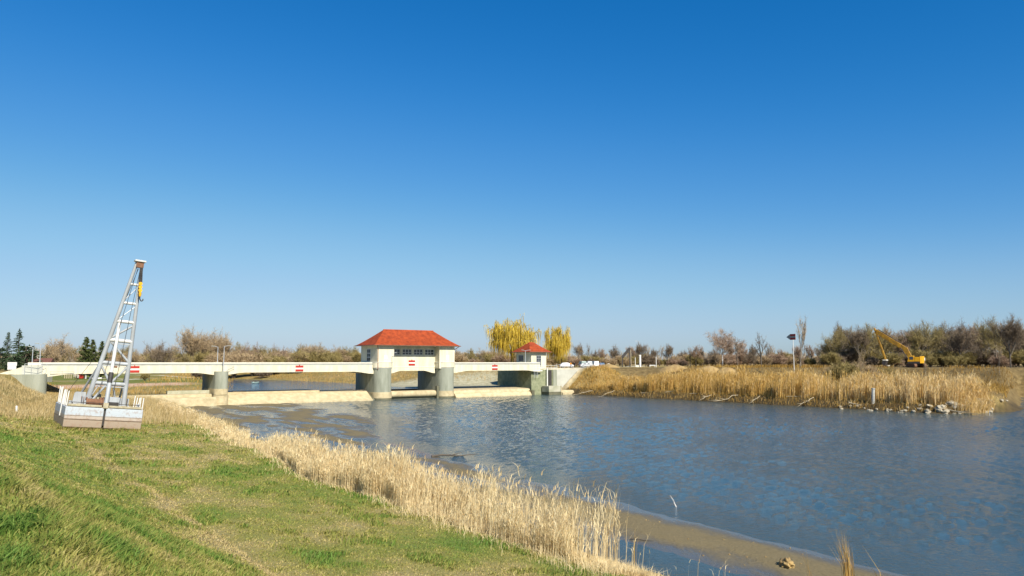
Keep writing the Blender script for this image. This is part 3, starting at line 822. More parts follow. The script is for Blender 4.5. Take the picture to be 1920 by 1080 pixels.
# ------------------------------------------------------------------ no-entry boards on the spans
def span_sign(t, s, z, where):
    sg = RF('no_entry_sign', 'red and white banded navigation board fixed to ' + where, 'sign', t, s, z)
    w2 = .86
    sg.part(MB().box(t - w2, t + w2, s - .06, s - .004, z - .62, z + .62), 'board', 'white_paint')
    sg.part(MB().box(t - w2 - .01, t + w2 + .01, s - .09, s - .062, z + .18, z + .63), 'red_bar', 'sign_red')
    sg.part(MB().box(t - w2 - .01, t + w2 + .01, s - .09, s - .062, z - .63, z - .18), 'red_bar', 'sign_red')
    sg.part(MB().box(t - .07, t + .07, s - .18, s - .004, z + .63, z + .84), 'lamp', 'sign_red')
span_sign(26.4, S0, 7.42, 'the bridge span behind the crane barge')
span_sign(59.2, S0, 7.42, 'the bridge span between small pier and gatehouse')
span_sign((P2 + P3) / 2 - .3, F2, 8.62, 'the gatehouse wall below its windows')
span_sign(111.4, S0, 7.42, 'the bridge span beside the small cabin')

# ------------------------------------------------------------------ lamp posts
def lamp_post(t, s, z0, ztop, arms, label):
    lp = RF('street_lamp', label, 'street lamp', t, s, z0, 'lamp posts of the bridge')
    lp.part(MB().tube((t, s, z0), (t, s, ztop), .085, .06, 8), 'pole', 'galvanised', smooth=True)
    for d in arms:
        lp.part(MB().tube((t, s, ztop - .05), (t + d[0] * .8, s + d[1] * .8, ztop + .15), .045, n=6), 'arm', 'galvanised')
        lp.part(MB().box(t + d[0] * 1.0 - .32, t + d[0] * 1.0 + .32, s + d[1] * .9 - .12, s + d[1] * .9 + .12, ztop + .08, ztop + .20), 'lamp_head', 'grey_band', bevel=.03)
lamp_post(P1 - .7, S0 + .25, 7.0, 11.95, [(-1, 0)], 'slim grey lamp post rising from the bridge parapet above the small pier')
lamp_post(P1 + .15, 159.75, 6.88, 12.05, [(1, 0)], 'slim lamp post standing on the platform of the small pier')
lamp_post(10.7, 160.5, 8.6, 12.05, [(.6, 0), (-.6, 0)], 'lamp post with flat double head above the bridge end by the conifers')
lamp_post(10.0, 168.3, 7.0, 11.6, [(-.5, 0)], 'plain lamp post on the upstream side of the bridge end by the conifers')
lamp_post(121.6, 161.25, 7.3, 11.9, [(-1, 0), (1.4, 0)], 'white lamp post with two arms in front of the small cabin')

# ================================================================== CRANE BARGE
bg = thing('crane_barge', 'stranded pale blue crane barge with tall leaning lattice derrick on the grassy bank', 'crane barge', W(7.3, 79, 2.93), A)
bg.rotation_euler = Euler((0, R(5.3), A))
BWX, BL, BH = 6.45, 9.2, 1.9
def bp(mb, name, m, parent=None, smooth=False, bevel=0): return mb.build(name, m, parent or bg, smooth, bevel)
for x0, x1 in ((0, 3.12), (3.30, BWX)):
    prof = [(0, .10), (.14, 0), (BL - .5, 0), (BL, .5), (BL, BH), (0, BH)]
    po = bp(MB().extrude(prof, x0, x1), 'pontoon', 'hull_paint', bevel=.03)
    bp(MB().box(x0 + .02, x1 - .02, -.05, 0, .79, .88), 'rubbing_strake', 'hull_paint', po)
    bp(MB().box(x0 + .02, x1 - .02, -.04, 0, 1.14, 1.18), 'plate_seam', 'hull_paint', po)
bp(MB().box(3.12, 3.30, .25, BL - .2, .3, BH - .05), 'gap_shade', 'dark_steel')  # dark fill between the pontoons, its colour holding the shade of the gap
bp(MB().box(.1, BWX - .1, .12, BL - .1, BH, BH + .06), 'deck', 'deck_wood')
for x0, x1 in ((.15, 2.9), (3.5, 6.3)): bp(MB().box(x0, x1, .02, .22, BH + .061, BH + .26), 'toe_rail', 'deck_wood', bevel=.02)
rl = MB()
for x in (.5, 1.6, 2.7, 3.9, 5.0, 6.0): rl.tube((x, .15, BH), (x, .15, BH + .42), .03, n=6)
rl.tube((.4, .15, BH + .42), (6.1, .15, BH + .42), .028, n=6)
bp(rl, 'front_rail', 'dark_steel')
DZ = BH + .06
Lb, Rb, Ap = Vector((1.9, 3.0, DZ)), Vector((5.15, 3.0, DZ)), Vector((4.45, 1.6, 16.1))
LT, RT = Ap + Vector((-.24, 0, 0)), Ap + Vector((.22, 0, 0))
def lp(f): return Lb.lerp(LT, f)
def rp(f): return Rb.lerp(RT, f)
bp(MB().tube(Lb, LT, .24, .15, 12), 'leg', 'crane_paint', smooth=True)
bp(MB().tube(Rb, RT, .22, .14, 12), 'leg', 'crane_paint', smooth=True)
fr_ = [.845, .712, .583, .451, .295, .155]
for k, f in enumerate(fr_):
    bp(MB().tube(lp(f), rp(f), (.12, .14, .16, .19, .19, .19)[k], n=12), 'crossbar', 'crane_white' if k < 4 else 'crane_paint', smooth=True)
    if k in (3, 4, 5): bp(MB().beam(lp(f) + Vector((0, 0, -.30)), rp(f) + Vector((0, 0, -.30)), .14, .09), 'crossbar_flange', 'crane_paint')
mid6 = (lp(.155) + rp(.155)) / 2
for a, b, r in ((lp(.285), mid6, .11), (rp(.285), mid6, .11), (lp(.44).lerp(rp(.44), .1), rp(.305), .11), (lp(.46), rp(.565), .10), (mid6 - Vector((.3, 0, .1)), Lb + Vector((.25, 0, .15)), .11), (mid6 + Vector((.3, 0, -.1)), Rb + Vector((-.6, .6, .1)), .09)):
    bp(MB().tube(a, b, r, n=10), 'brace', 'crane_paint', smooth=True)
# front strut: two tubes joined by a sleeve
st0 = lp(.57) + Vector((.35, -.15, 0)); st1 = Vector((3.22, .12, BH + .1)); jm = st0.lerp(st1, .62)
bp(MB().tube(st0, jm, .15, .17, 10), 'strut', 'crane_white', smooth=True)
bp(MB().tube(jm, st1, .20, .20, 10), 'strut', 'crane_paint', smooth=True)
bp(MB().tube(st0.lerp(st1, .60), st0.lerp(st1, .72), .23, n=10), 'strut_sleeve', 'dark_steel', smooth=True)
bp(MB().box(3.0, 3.44, -.06, .34, BH - .02, BH + .5), 'strut_foot', 'deck_wood', bevel=.03)
bp(MB().tube(lp(.30), Vector((1.35, 6.4, DZ)), .11, n=8), 'rear_stay', 'crane_paint', smooth=True)
bp(MB().tube(rp(.30), Vector((5.2, 6.8, DZ)), .10, n=8), 'rear_stay', 'crane_paint', smooth=True)
for b_, nm in ((Lb, 0), (Rb, 1)):
    sh = MB().box(b_.x - .45, b_.x + .45, b_.y - .45, b_.y + .45, DZ, DZ + .18)
    sh.box(b_.x - .38, b_.x - .28, b_.y - .35, b_.y + .35, DZ + .18, DZ + .85); sh.box(b_.x + .28, b_.x + .38, b_.y - .35, b_.y + .35, DZ + .18, DZ + .85)
    bp(sh, 'leg_shoe', 'crane_paint', bevel=.03)
# head
bp(MB().box(Ap.x - .48, Ap.x + .52, Ap.y - .4, Ap.y + .4, 16.15, 16.33), 'head_plate', 'crane_white', bevel=.03)
bp(MB().box(Ap.x - .30, Ap.x + .36, Ap.y - .25, Ap.y + .25, 15.6, 16.15), 'head_block', 'rusty')
g = Vector((math.sin(R(5.3)), 0, -math.cos(R(5.3))))
h0 = Ap + Vector((.14, -.40, -.5)); h1 = h0 + g * 1.6; h2 = h1 + g * 1.15
cbm = MB()
for dx in (-.10, .0, .10): cbm.tube(h0 + Vector((dx, 0, 0)), h1 + Vector((dx, 0, .1)), .045, n=6)
bp(cbm, 'hoist_cable', 'dark_steel')
hb = MB(); 
for q in (0, .33, .66): hb.tube(h1 + g * q + Vector((0, -.10, 0)), h1 + g * q + Vector((0, .14, 0)), .17, n=14)
hb.tube(h1 + g * -.1, h1 + g * .9, .10, n=8); hb.tube(h1 + g * .9, h1 + g * 1.25, .16, .10, 10)
bp(hb, 'hook_block', 'yellow_paint', smooth=True)
hk = MB(); pts = [h1 + g * 1.25, h1 + g * 1.5, h1 + g * 1.7 + Vector((.13, 0, 0)), h1 + g * 1.62 + Vector((.28, 0, 0)), h1 + g * 1.45 + Vector((.28, 0, 0))]
for a, b in zip(pts[:-1], pts[1:]): hk.tube(a, b, .05, n=6)
bp(hk, 'hook', 'dark_steel')
cbm = MB()
for a, b in ((Ap + Vector((-.1, -.2, -.5)), Vector((2.6, 2.2, DZ + .5))), (Ap + Vector((.1, -.2, -.6)), Vector((4.0, 2.6, DZ + .5))), (Ap + Vector((.0, .25, -.6)), lp(.583) + Vector((.1, .3, 0)))):
    cbm.tube(a, b, .024, n=5)
bp(cbm, 'winch_cable', 'dark_steel')
bp(MB().tube(lp(.45), Vector((.25, 8.6, DZ)), .022, n=5), 'guy_wire', 'dark_steel')
bp(MB().tube((3.6, 2.4, 5.8), (4.0, 2.4, 5.8), .1, n=6).box(3.45, 3.75, 2.2, 2.5, 9.0 - .15, 9.0 + .12), 'pulley', 'rusty')
# slimmer secondary lattice and deck clutter
for a, b in ((lp(.583), rp(.70)), (lp(.72), rp(.84)), (lp(.155).lerp(rp(.155), .9), rp(.03)), (lp(.02), lp(.155).lerp(rp(.155), .2)), (lp(.30).lerp(rp(.30), .5), st0.lerp(st1, .35))):
    bp(MB().tube(a, b, .045, n=6), 'tie_rod', 'galvanised', smooth=True)
for k in range(9):
    x = random.uniform(.6, 5.9); y = random.uniform(2.0, 7.5); w_ = random.uniform(.15, .45); h_ = random.uniform(.25, .9)
    bp(MB().box(x, x + w_, y, y + w_ * 1.3, DZ, DZ + h_), 'deck_gear', random.choice(['rusty', 'galvanised', 'dark_steel', 'crane_paint']), bevel=.02)
for x in (1.2, 4.9): bp(MB().tube((x, .9, DZ + .1), (x, .9, DZ + .22), .28, n=16).tube((x, .9, DZ), (x, .9, DZ + .12), .24, n=16), 'rope_coil', 'deck_wood', smooth=True)
# deck gear
wd_ = MB().tube((1.75, 1.15, DZ + .42), (3.0, 1.15, DZ + .42), .30, n=16).tube((1.65, 1.15, DZ + .42), (1.75, 1.15, DZ + .42), .42, n=16).tube((3.0, 1.15, DZ + .42), (3.1, 1.15, DZ + .42), .42, n=16)
wi = bp(wd_, 'winch_drum', 'rusty', smooth=True)
for x in (1.5, 3.11): bp(MB().box(x, x + .14, .8, 1.5, DZ, DZ + .55), 'winch_frame', 'crane_paint', wi)
bp(MB().box(3.6, 4.5, 1.2, 2.2, DZ, DZ + .95), 'engine_box', 'crane_paint', bevel=.04)
bp(MB().box(3.55, 4.4, .9, 1.19, DZ + .12, DZ + .5), 'engine_grille', 'dark_steel')
for (x, y, w_, h_) in ((2.2, 4.2, .5, .9), (2.9, 4.0, .35, 1.1), (3.5, 4.4, .6, .8), (4.6, 4.6, .5, .7)):
    bp(MB().box(x, x + w_, y, y + .5, DZ, DZ + h_), 'deck_locker', 'deck_wood', bevel=.03)
bp(MB().prism([(0, 0), (0, 0), (0, 0)], 0, 0) if False else MB().add([(.55, 1.2, DZ), (1.3, 1.2, DZ), (1.2, 1.2, DZ + 1.15), (1.05, 1.2, DZ + 1.28), (.8, 1.2, DZ + 1.28), (.65, 1.2, DZ + 1.15), (.55, 1.34, DZ), (1.3, 1.34, DZ), (1.2, 1.34, DZ + 1.15), (1.05, 1.34, DZ + 1.28), (.8, 1.34, DZ + 1.28), (.65, 1.34, DZ + 1.15)],
   [(0, 1, 2, 3, 4, 5), (11, 10, 9, 8, 7, 6), (0, 6, 7, 1), (1, 7, 8, 2), (2, 8, 9, 3), (3, 9, 10, 4), (4, 10, 11, 5), (5, 11, 6, 0)]), 'hinge_plate', 'crane_paint')
bp(MB().add([(1.35, 4.9, DZ), (2.1, 4.9, DZ), (2.0, 4.9, DZ + 1.2), (1.5, 4.9, DZ + 1.2), (1.35, 5.05, DZ), (2.1, 5.05, DZ), (2.0, 5.05, DZ + 1.2), (1.5, 5.05, DZ + 1.2)], [(0, 1, 2, 3), (7, 6, 5, 4), (0, 4, 5, 1), (1, 5, 6, 2), (2, 6, 7, 3), (3, 7, 4, 0)]), 'hinge_plate', 'crane_paint')
for x in (.35, 6.05):
    bp(MB().tube((x, .6, DZ), (x, .6, DZ + .4), .12, n=10).tube((x, .6, DZ + .38), (x, .6, DZ + .46), .17, n=10), 'mooring_bollard', 'crane_paint', smooth=True)
for i in range(8):
    y = .9 + i * 1.08; dx = random.uniform(-.05, .12)
    bp(MB().tube((.12, y, BH - .1), (.12 + dx, y, BH + 1.55 + random.uniform(-.2, .2)), .045, n=6), 'stanchion', 'white_paint')
for i in range(5):
    y = .35 + i * 1.15; dx = random.uniform(-.02, .1)
    bp(MB().tube((BWX - .07, y, BH - .35), (BWX - .07 + dx, y, BH + 1.15 + random.uniform(-.1, .15)), .045, n=6), 'stanchion', 'white_paint')
bp(MB().tube((-.06, 3.4, .9), (-.02, 3.2, BH + .6), .05, n=6), 'stanchion', 'white_paint')

# ================================================================== EXCAVATOR on the right dike
EX = Vector((lat(1714, 222), 222, 0)); EX.z = Hxy(EX.x, EX.y)
ex = thing('excavator', 'yellow tracked excavator with long raised boom on the dike before bare trees', 'excavator', EX + Vector((0, 0, .02)))
ex.scale = (1.12, 1.12, 1.12)
def ep(mb, name, m, parent=None, smooth=False, bevel=0): return mb.build(name, m, parent or ex, smooth, bevel)
for x in (-1.25, 1.25):
    pr = []
    for i in range(9): a = math.pi / 2 + math.pi * i / 8; pr.append((-1.7 + .5 * math.cos(a), .5 + .5 * math.sin(a)))
    for i in range(9): a = -math.pi / 2 + math.pi * i / 8; pr.append((1.7 + .5 * math.cos(a), .5 + .5 * math.sin(a)))
    tk = ep(MB().extrude(pr, x - .32, x + .32), 'track', 'rusty')
    ep(MB().box(x - .2, x + .2, -1.5, 1.5, .42, .75), 'track_frame', 'dark_steel', tk)
ep(MB().box(-.9, .9, -.9, .9, .5, 1.05), 'undercarriage', 'dark_steel')
up = Matrix.Rotation(R(50), 4, 'Z')            # upper works slewed left and away
def ue(mb):
    mb.v = [tuple(up @ Vector(p)) for p in mb.v]; return mb
# upper frame: local +Y is forward (boom side)
ep(ue(MB().box(-1.45, 1.45, -1.2, 1.7, 1.06, 1.55)), 'upper_frame', 'dark_steel')
pr = [(-1.5, -1.2), (-1.2, -1.8), (0, -2.0), (1.2, -1.8), (1.5, -1.2)]
ep(ue(MB().prism(pr, 1.1, 2.95)), 'counterweight', 'excavator_yellow', bevel=.06)
ep(ue(MB().box(-1.45, 1.45, -1.19, .1, 1.56, 2.75)), 'engine_hood', 'excavator_yellow', bevel=.06)
ep(ue(MB().box(.1, .9, -1.99, -1.80, 1.85, 2.6)), 'rear_plate', 'white_paint')
cbn = ep(ue(MB().add([(-1.45, .15, 1.56), (-.5, .15, 1.56), (-.5, 1.8, 1.56), (-1.45, 1.8, 1.56), (-1.4, .2, 3.1), (-.55, .2, 3.1), (-.55, 1.35, 3.1), (-1.4, 1.35, 3.1)], [(0, 3, 2, 1), (4, 5, 6, 7), (0, 1, 5, 4), (1, 2, 6, 5), (2, 3, 7, 6), (3, 0, 4, 7)])), 'cab', 'excavator_yellow', bevel=.03)
ep(ue(MB().box(-1.47, -1.44, .35, 1.2, 2.1, 2.9)), 'cab_window', 'glass_dark', cbn)
ep(ue(MB().box(-1.3, -.65, .13, .17, 2.1, 2.9)), 'cab_window', 'glass_dark', cbn)
ep(ue(MB().tube((.9, -.8, 2.7), (.9, -.8, 3.4), .08, n=8)), 'exhaust', 'dark_steel')
bm_pts = [Vector((.2, 1.2, 1.9)), Vector((.2, 2.6, 5.2)), Vector((.2, 9.6, 9.9))]
bmb = MB(); bmb.beam(bm_pts[0], bm_pts[1], 1.25, .65, (1, 0, 0)); bmb.beam(bm_pts[1] - Vector((0, .05, .25)), bm_pts[2], 1.1, .6, (1, 0, 0))
bo = ep(ue(bmb), 'boom', 'excavator_boom', bevel=.05)
ep(ue(MB().tube((-.2, 1.5, 1.7), (-.2, 3.6, 5.3), .12, n=8).tube((.6, 1.5, 1.7), (.6, 3.6, 5.3), .12, n=8).tube((.2, 4.2, 6.9), (.2, 8.9, 10.3), .10, n=8)), 'hydraulic_ram', 'dark_steel', bo)
sk = ep(ue(MB().beam((.2, 9.7, 10.2), (.2, 7.4, 2.0), .42, .6, (1, 0, 0)).beam((.2, 9.6, 9.9), (.2, 9.9, 10.7), .42, .8, (1, 0, 0))), 'stick', 'excavator_boom', bevel=.04)
bk = MB().extrude([(7.0, 2.1), (7.8, 2.1), (8.2, 1.2), (7.9, .55), (7.2, .35), (6.7, .5), (6.9, .7), (7.3, .75)], -1.0, 1.2)
ep(ue(bk), 'bucket', 'dark_steel')
ep(ue(MB().box(-1.05, 1.25, 6.6, 6.9, .35, .6)), 'bucket_lip', 'coping'); ep(ue(MB().box(-1.05, 1.25, 7.0, 7.9, 1.85, 2.12)), 'bucket_hinge', 'coping')

# ================================================================== navigation marker, posts, gantry, billboard
def ground_pt(pxx, Y, dz=0.0):
    x = lat(pxx, Y); return Vector((x, Y, Hxy(x, Y) + dz))
p = ground_pt(1486, 205); 
nv = thing('navigation_marker', 'arrow shaped red and white river board on a tall white pole above the reeds', 'sign', p, R(-66))
zb = EYE + (679 - 632) * 205 / 1400 - p.z
MB().tube((0, 0, -.2), (0, 0, zb + .8), .10, .07, 8).build('pole', 'white_paint', nv, True)
def plate(poly, y0, y1): 
    n = len(poly); return MB().add([(x, y0, z) for x, z in poly] + [(x, y1, z) for x, z in poly], [tuple(range(n)), tuple(range(2 * n - 1, n - 1, -1))] + [(i, n + i, n + (i + 1) % n, (i + 1) % n) for i in range(n)])
plate([(-2.3, zb), (-.9, zb - .8), (1.1, zb - .8), (1.1, zb + .8), (-.9, zb + .8)], -.16, -.10).build('board', 'grey_band', nv)
plate([(-.85, zb + .24), (1.1, zb + .24), (1.1, zb + .80), (-.85, zb + .80)], -.20, -.162).build('red_band', 'sign_red', nv)
plate([(-.85, zb - .80), (1.1, zb - .80), (1.1, zb - .24), (-.85, zb - .24)], -.20, -.162).build('red_band', 'sign_red', nv)

def simple_post(name, label, cat, pxx, Y, h, r, m, cap=True, group=None, lean=0.0):
    p = ground_pt(pxx, Y)
    mb = MB().tube((0, 0, -.4), (lean, 0, h), r, r * .95, 12)
    if cap: mb.tube((lean, 0, h), (lean, 0, h + r * .6), r * .95, r * .45, 12)
    o = mb.build(name, m, None, True); o.location = p
    return tag(o, label, cat, group)
# thick white marker post in the far reeds
x_ = lat(41, 88); 
o = MB().tube((0, 0, -.2), (0, 0, .62), .12, .11, 12).tube((0, 0, .62), (0, 0, .70), .11, .03, 12).build('stone_marker', 'white_paint', None, True)
o.location = (x_, 88, Hxy(x_, 88)); tag(o, 'short white marker stone in dry grass below the bridge abutment', 'marker stone')
# dark steel gantry
p = ground_pt(1173, 250)
gn = thing('steel_gantry', 'dark steel gantry frame with sloping beam standing beyond the far bank', 'gantry', p)
for x, z1 in ((-1.25, 3.3), (1.25, 6.3)):
    MB().beam((x, 0, -.3), (x, 0, z1), .32, .32).build('leg', 'dark_steel', gn)
MB().beam((-1.3, 0, 3.2), (1.3, 0, 6.3), .5, .85).build('beam', 'dark_steel', gn)
MB().beam((1.75, .4, -.3), (1.6, .4, 6.0), .14, .14).build('prop', 'driftwood', gn)
p = ground_pt(1199, 245)
pp = thing('white_column', 'stout white pipe column beyond the far reed bank', 'column', p)
MB().tube((0, 0, -.3), (0, 0, 3.6), .34, n=14).build('shaft', 'white_paint', pp, True)
MB().tube((0, 0, 3.6), (0, 0, 3.95), .42, .30, 14).build('cap', 'coping', pp, True)
for pxx, h in ((1190, 3.0), (1229, 3.3)):
    simple_post('fence_post', 'slim white post beyond the far bank' + (' left of the white column' if pxx < 1200 else ' with a low white trestle'), 'post', pxx, 245, h, .10, 'white_paint')
p = ground_pt(1222, 244.5); tr_ = thing('trestle', 'low white trestle bar beyond the far reed bank', 'trestle', p)
MB().box(-1.0, 1.0, -.1, .1, .5, .72).build('bar', 'white_paint', tr_); MB().box(-.9, -.75, -.08, .08, -.1, .5).box(.7, .85, -.08, .08, -.1, .5).build('leg', 'white_paint', tr_)
p = ground_pt(1193, 243.5); MBo = MB().box(-.55, .55, -.4, .4, -.1, .55).box(-.62, .62, -.47, .47, .55, .66).build('utility_box', 'coping'); MBo.location = p; tag(MBo, 'small white utility box beside the white column', 'box')
p = ground_pt(1140, 236); ar = thing('concrete_ring', 'pale concrete pipe ring standing on edge behind the parked cars', 'pipe ring', p)
rg = MB(); n = 20
for i in range(n):
    a0, a1 = 2 * math.pi * i / n, 2 * math.pi * (i + 1) / n
    v = []
    for y in (-.4, .4):
        for a in (a0, a1):
            for r in (.42, .62): v.append((r * math.cos(a), y, .58 + r * math.sin(a)))
    rg.add(v, [(0, 1, 3, 2), (4, 6, 7, 5), (1, 5, 7, 3), (0, 2, 6, 4)])
rg.build('ring', 'coping', ar)
# far street lamp
p = ground_pt(1198, 300); fl = thing('street_lamp', 'tall thin street lamp rising behind the white column', 'street lamp', p)
MB().tube((0, 0, -.2), (0, 0, 9.9), .09, .05, 8).build('pole', 'galvanised', fl); MB().tube((0, 0, 9.9), (-1.1, 0, 10.1), .05, n=6).build('arm', 'galvanised', fl); MB().box(-1.7, -.9, -.15, .15, 10.05, 10.22).build('lamp_head', 'galvanised', fl)
# billboard by the conifers
p = ground_pt(28, 152)
bb = thing('information_board', 'white two-panel information board on posts before the dark conifers', 'sign', p)
zc = EYE - (686 - 679) * 152 / 1400 - p.z
MB().box(-.95, .95, -.08, -.02, zc + .02, zc + .75).build('panel', 'white_paint', bb); MB().box(-.9, .85, -.08, -.02, zc - .75, zc - .02).build('panel', 'white_paint', bb)
MB().box(-.8, -.68, -.02, .10, -.3, zc + .7).build('post', 'wood_post', bb); MB().box(.6, .72, -.02, .10, -.3, zc + .7).build('post', 'wood_post', bb)

# house behind the bridge end
p = ground_pt(72, 190); hs = thing('house', 'low house with brown roof and white chimney behind the bridge end', 'house', p, R(20))
zr0 = EYE - p.z
MB().box(-3.2, 3.2, -3, 3, -.3, zr0 - .6).build('wall', 'cream_render', hs)
rfh = MB().add([(-3.7, -3.5, zr0 - .65), (3.7, -3.5, zr0 - .65), (3.7, 3.5, zr0 - .65), (-3.7, 3.5, zr0 - .65), (-3.7, 0, zr0 + 1.0), (3.7, 0, zr0 + 1.0)], [(0, 1, 5, 4), (2, 3, 4, 5), (1, 2, 5), (3, 0, 4), (3, 2, 1, 0)]).build('roof', 'brown_roof', hs)
MB().box(.2, .9, -.35, .35, zr0 + .3, zr0 + 1.5).box(.1, 1.0, -.45, .45, zr0 + 1.5, zr0 + 1.62).build('chimney', 'coping', rfh)
MB().box(-1.0, 0.2, -3.04, -3.0, zr0 - 2.2, zr0 - 1.0).build('window', 'glass_dark', hs)

# ------------------------------------------------------------------ park bits behind the left span
for i, pxx in enumerate((127, 131, 135, 139, 144, 149)):
    simple_post('wooden_post', 'pale wooden post in the row on the lawn behind the bridge', 'post', pxx, 236, 1.25, .17, 'driftwood', True, 'row of posts on the upstream lawn')
simple_post('white_post', 'single white post on the lawn beside the red bin', 'post', 166.5, 232, 1.3, .15, 'white_paint')
p = ground_pt(158, 231); rb_ = thing('litter_bin', 'bright red box bin on the lawn behind the bridge', 'bin', p)
MB().box(-.5, .5, -.4, .4, .1, 1.15).build('body', 'sign_red', rb_, bevel=.04); MB().box(-.55, .55, -.45, .45, 1.15, 1.27).build('lid', 'sign_red', rb_, bevel=.03); MB().box(-.4, -.3, -.3, .3, -.1, .1).box(.3, .4, -.3, .3, -.1, .1).build('leg', 'dark_steel', rb_)
simple_post('dark_post', 'dark wooden post beside the upstream footpath', 'post', 284.5, 206, 2.2, .13, 'bark_dark')
p = ground_pt(312, 300); mo = thing('memorial', 'white stone memorial on the upstream lawn beside the footpath', 'memorial', p)
MB().box(-.9, .9, -.9, .9, -.1, .4).build('plinth', 'white_paint', mo); MB().prism([(-.4, -.4), (.4, -.4), (.4, .4), (-.4, .4)], .4, 2.1).build('shaft', 'white_paint', mo, bevel=.05)
def rowboat(loc, rz, label, m, L_=3.2):
    b_ = thing('rowing_boat', label, 'boat', loc, rz)
    vs, fs = [], []; n = 10
    for i in range(n + 1):
        q = i / n; w_ = .62 * math.sin(math.pi * (.12 + .82 * q) ** .8) ; x = -L_ / 2 + L_ * q; r = .12 * (2 * q - 1) ** 2
        for (yy, zz) in ((-w_, .5 + r), (-w_ * .75, .12 + r), (0, 0 + r), (w_ * .75, .12 + r), (w_, .5 + r)): vs.append((x, yy, zz))
    for i in range(n):
        for j in range(4): fs.append((i * 5 + j, (i + 1) * 5 + j, (i + 1) * 5 + j + 1, i * 5 + j + 1))
    fs += [(0, 1, 2, 3, 4), tuple(n * 5 + k for k in (4, 3, 2, 1, 0))]
    hull = MB().add(vs, fs).build('hull', m, b_, True)
    so = hull.modifiers.new('thick', 'SOLIDIFY'); so.thickness = .04
    for x in (-.6, .5): MB().box(x - .12, x + .12, -.52, .52, .33, .37).build('thwart', 'deck_wood', b_)
x_ = lat(483, 243); rowboat((x_, 243, ZUP - .12), R(70), 'small pale rowing boat afloat on the water above the weir', 'car_green')
x_ = lat(185, 224); rowboat((x_, 224, Hxy(x_, 224) - .02), R(12), 'small white rowing boat lying on the grass behind the derrick', 'white_paint')

# ------------------------------------------------------------------ cars
def car(loc, rz, m, label, van=False):
    c_ = thing('parked_car', label, 'car', loc, rz, 'cars parked beyond the cabin')
    hh = 1.95 if van else 1.45
    low = [(-2.1, .35), (2.1, .35), (2.15, .75), (1.9 if van else 1.2, .98), (-2.0, 1.0), (-2.15, .7)]
    def loft(poly, w0, w1=None):
        n = len(poly); w1 = w1 or [w0] * n
        return MB().add([(x, -w, z) for (x, z), w in zip(poly, w1)] + [(x, w, z) for (x, z), w in zip(poly, w1)], [tuple(range(n)), tuple(range(2 * n - 1, n - 1, -1))] + [(i, n + i, n + (i + 1) % n, (i + 1) % n) for i in range(n)])
    bd = loft(low, .86).build('body', m, c_, bevel=.07)
    if van: cab = [(-2.0, .98), (1.75, .98), (1.1, hh - .06), (.8, hh), (-1.9, hh), (-2.02, hh - .1)]
    else: cab = [(-1.8, .98), (1.15, .98), (.45, hh - .03), (.2, hh), (-1.05, hh), (-1.3, hh - .04)]
    n = len(cab); loft(cab, .8, [.83, .83, .68, .66, .66, .68]).build('cabin', m, c_, bevel=.04)
    zl, zh = 1.05, hh - .14
    for sgn in (-1, 1):
        for xa, xb in ((-1.35, -.25), (-.15, .75)):
            MB().add([(xa, sgn * .835, zl), (xb, sgn * .835, zl), (xb - .25, sgn * .735, zh), (xa + .2, sgn * .735, zh), (xa, sgn * .80, zl), (xb, sgn * .80, zl), (xb - .25, sgn * .70, zh), (xa + .2, sgn * .70, zh)], [(0, 1, 2, 3), (7, 6, 5, 4), (0, 4, 5, 1), (1, 5, 6, 2), (2, 6, 7, 3), (3, 7, 4, 0)]).build('side_window', 'glass_dark', c_)
        for x in (-1.35, 1.35):
            ty = MB().tube((x, sgn * .62, .32), (x, sgn * .88, .32), .33, n=14).build('wheel', 'rubber', c_)
            MB().tube((x, sgn * .86, .32), (x, sgn * .90, .32), .2, n=12).build('rim', 'galvanised', ty)
        MB().box(2.05, 2.17, sgn * .75 - .15, sgn * .75 + .1, .6, .75).build('headlight', 'window_white', c_)
        MB().box(-2.17, -2.05, sgn * .72 - .1, sgn * .72 + .1, .65, .85).build('tail_light', 'sign_red', c_)
    fx0, fx1 = (1.70, 1.12) if van else (1.10, .50)
    MB().add([(fx0, -.7, 1.03), (fx0, .7, 1.03), (fx1, .6, zh), (fx1, -.6, zh), (fx0 + .05, -.7, 1.03), (fx0 + .05, .7, 1.03), (fx1 + .05, .6, zh), (fx1 + .05, -.6, zh)], [(0, 1, 2, 3), (7, 6, 5, 4), (0, 4, 5, 1), (1, 5, 6, 2), (2, 6, 7, 3), (3, 7, 4, 0)]).build('windscreen', 'glass_dark', c_)
    return c_
for pxx, Y, rz, m, lb, van in ((1062, 226, 8, 'car_white', 'white parked car on the road between cabin and walking pair', False), (1091, 236, 100, 'car_green', 'grey green van parked at the start of the row beyond the pair', True),
        (1103, 238, 96, 'car_silver', 'silver van parked second in the row beyond the pair', True), (1115, 240, 98, 'car_white', 'white van parked third in the row beyond the pair', True), (1127, 243, 92, 'car_blue', 'dark blue car parked at the end of the row', False), (1100, 224, 4, 'car_silver', 'silver car parked broadside in front of the row of vans', False)):
    p = ground_pt(pxx, Y); car(p + Vector((0, 0, .0)), R(rz), m, lb, van)
# railing along the road beyond the cabin
rr = thing('road_railing', 'low thin pale railing along the road beyond the cabin', 'railing', ground_pt(1050, 216))
o0 = rr.location.copy(); mbp = MB(); prev = None
for pxx in range(1042, 1082, 8):
    p = ground_pt(pxx, 216) - o0
    MB().tube(p - Vector((0, 0, .2)), p + Vector((0, 0, 1.0)), .05, n=6).build('post', 'galvanised', rr)
    if prev is not None:
        for h in (.5, 1.0): mbp.tube(prev + Vector((0, 0, h)), p + Vector((0, 0, h)), .035, n=6)
    prev = p
mbp.build('rail', 'galvanised', rr)

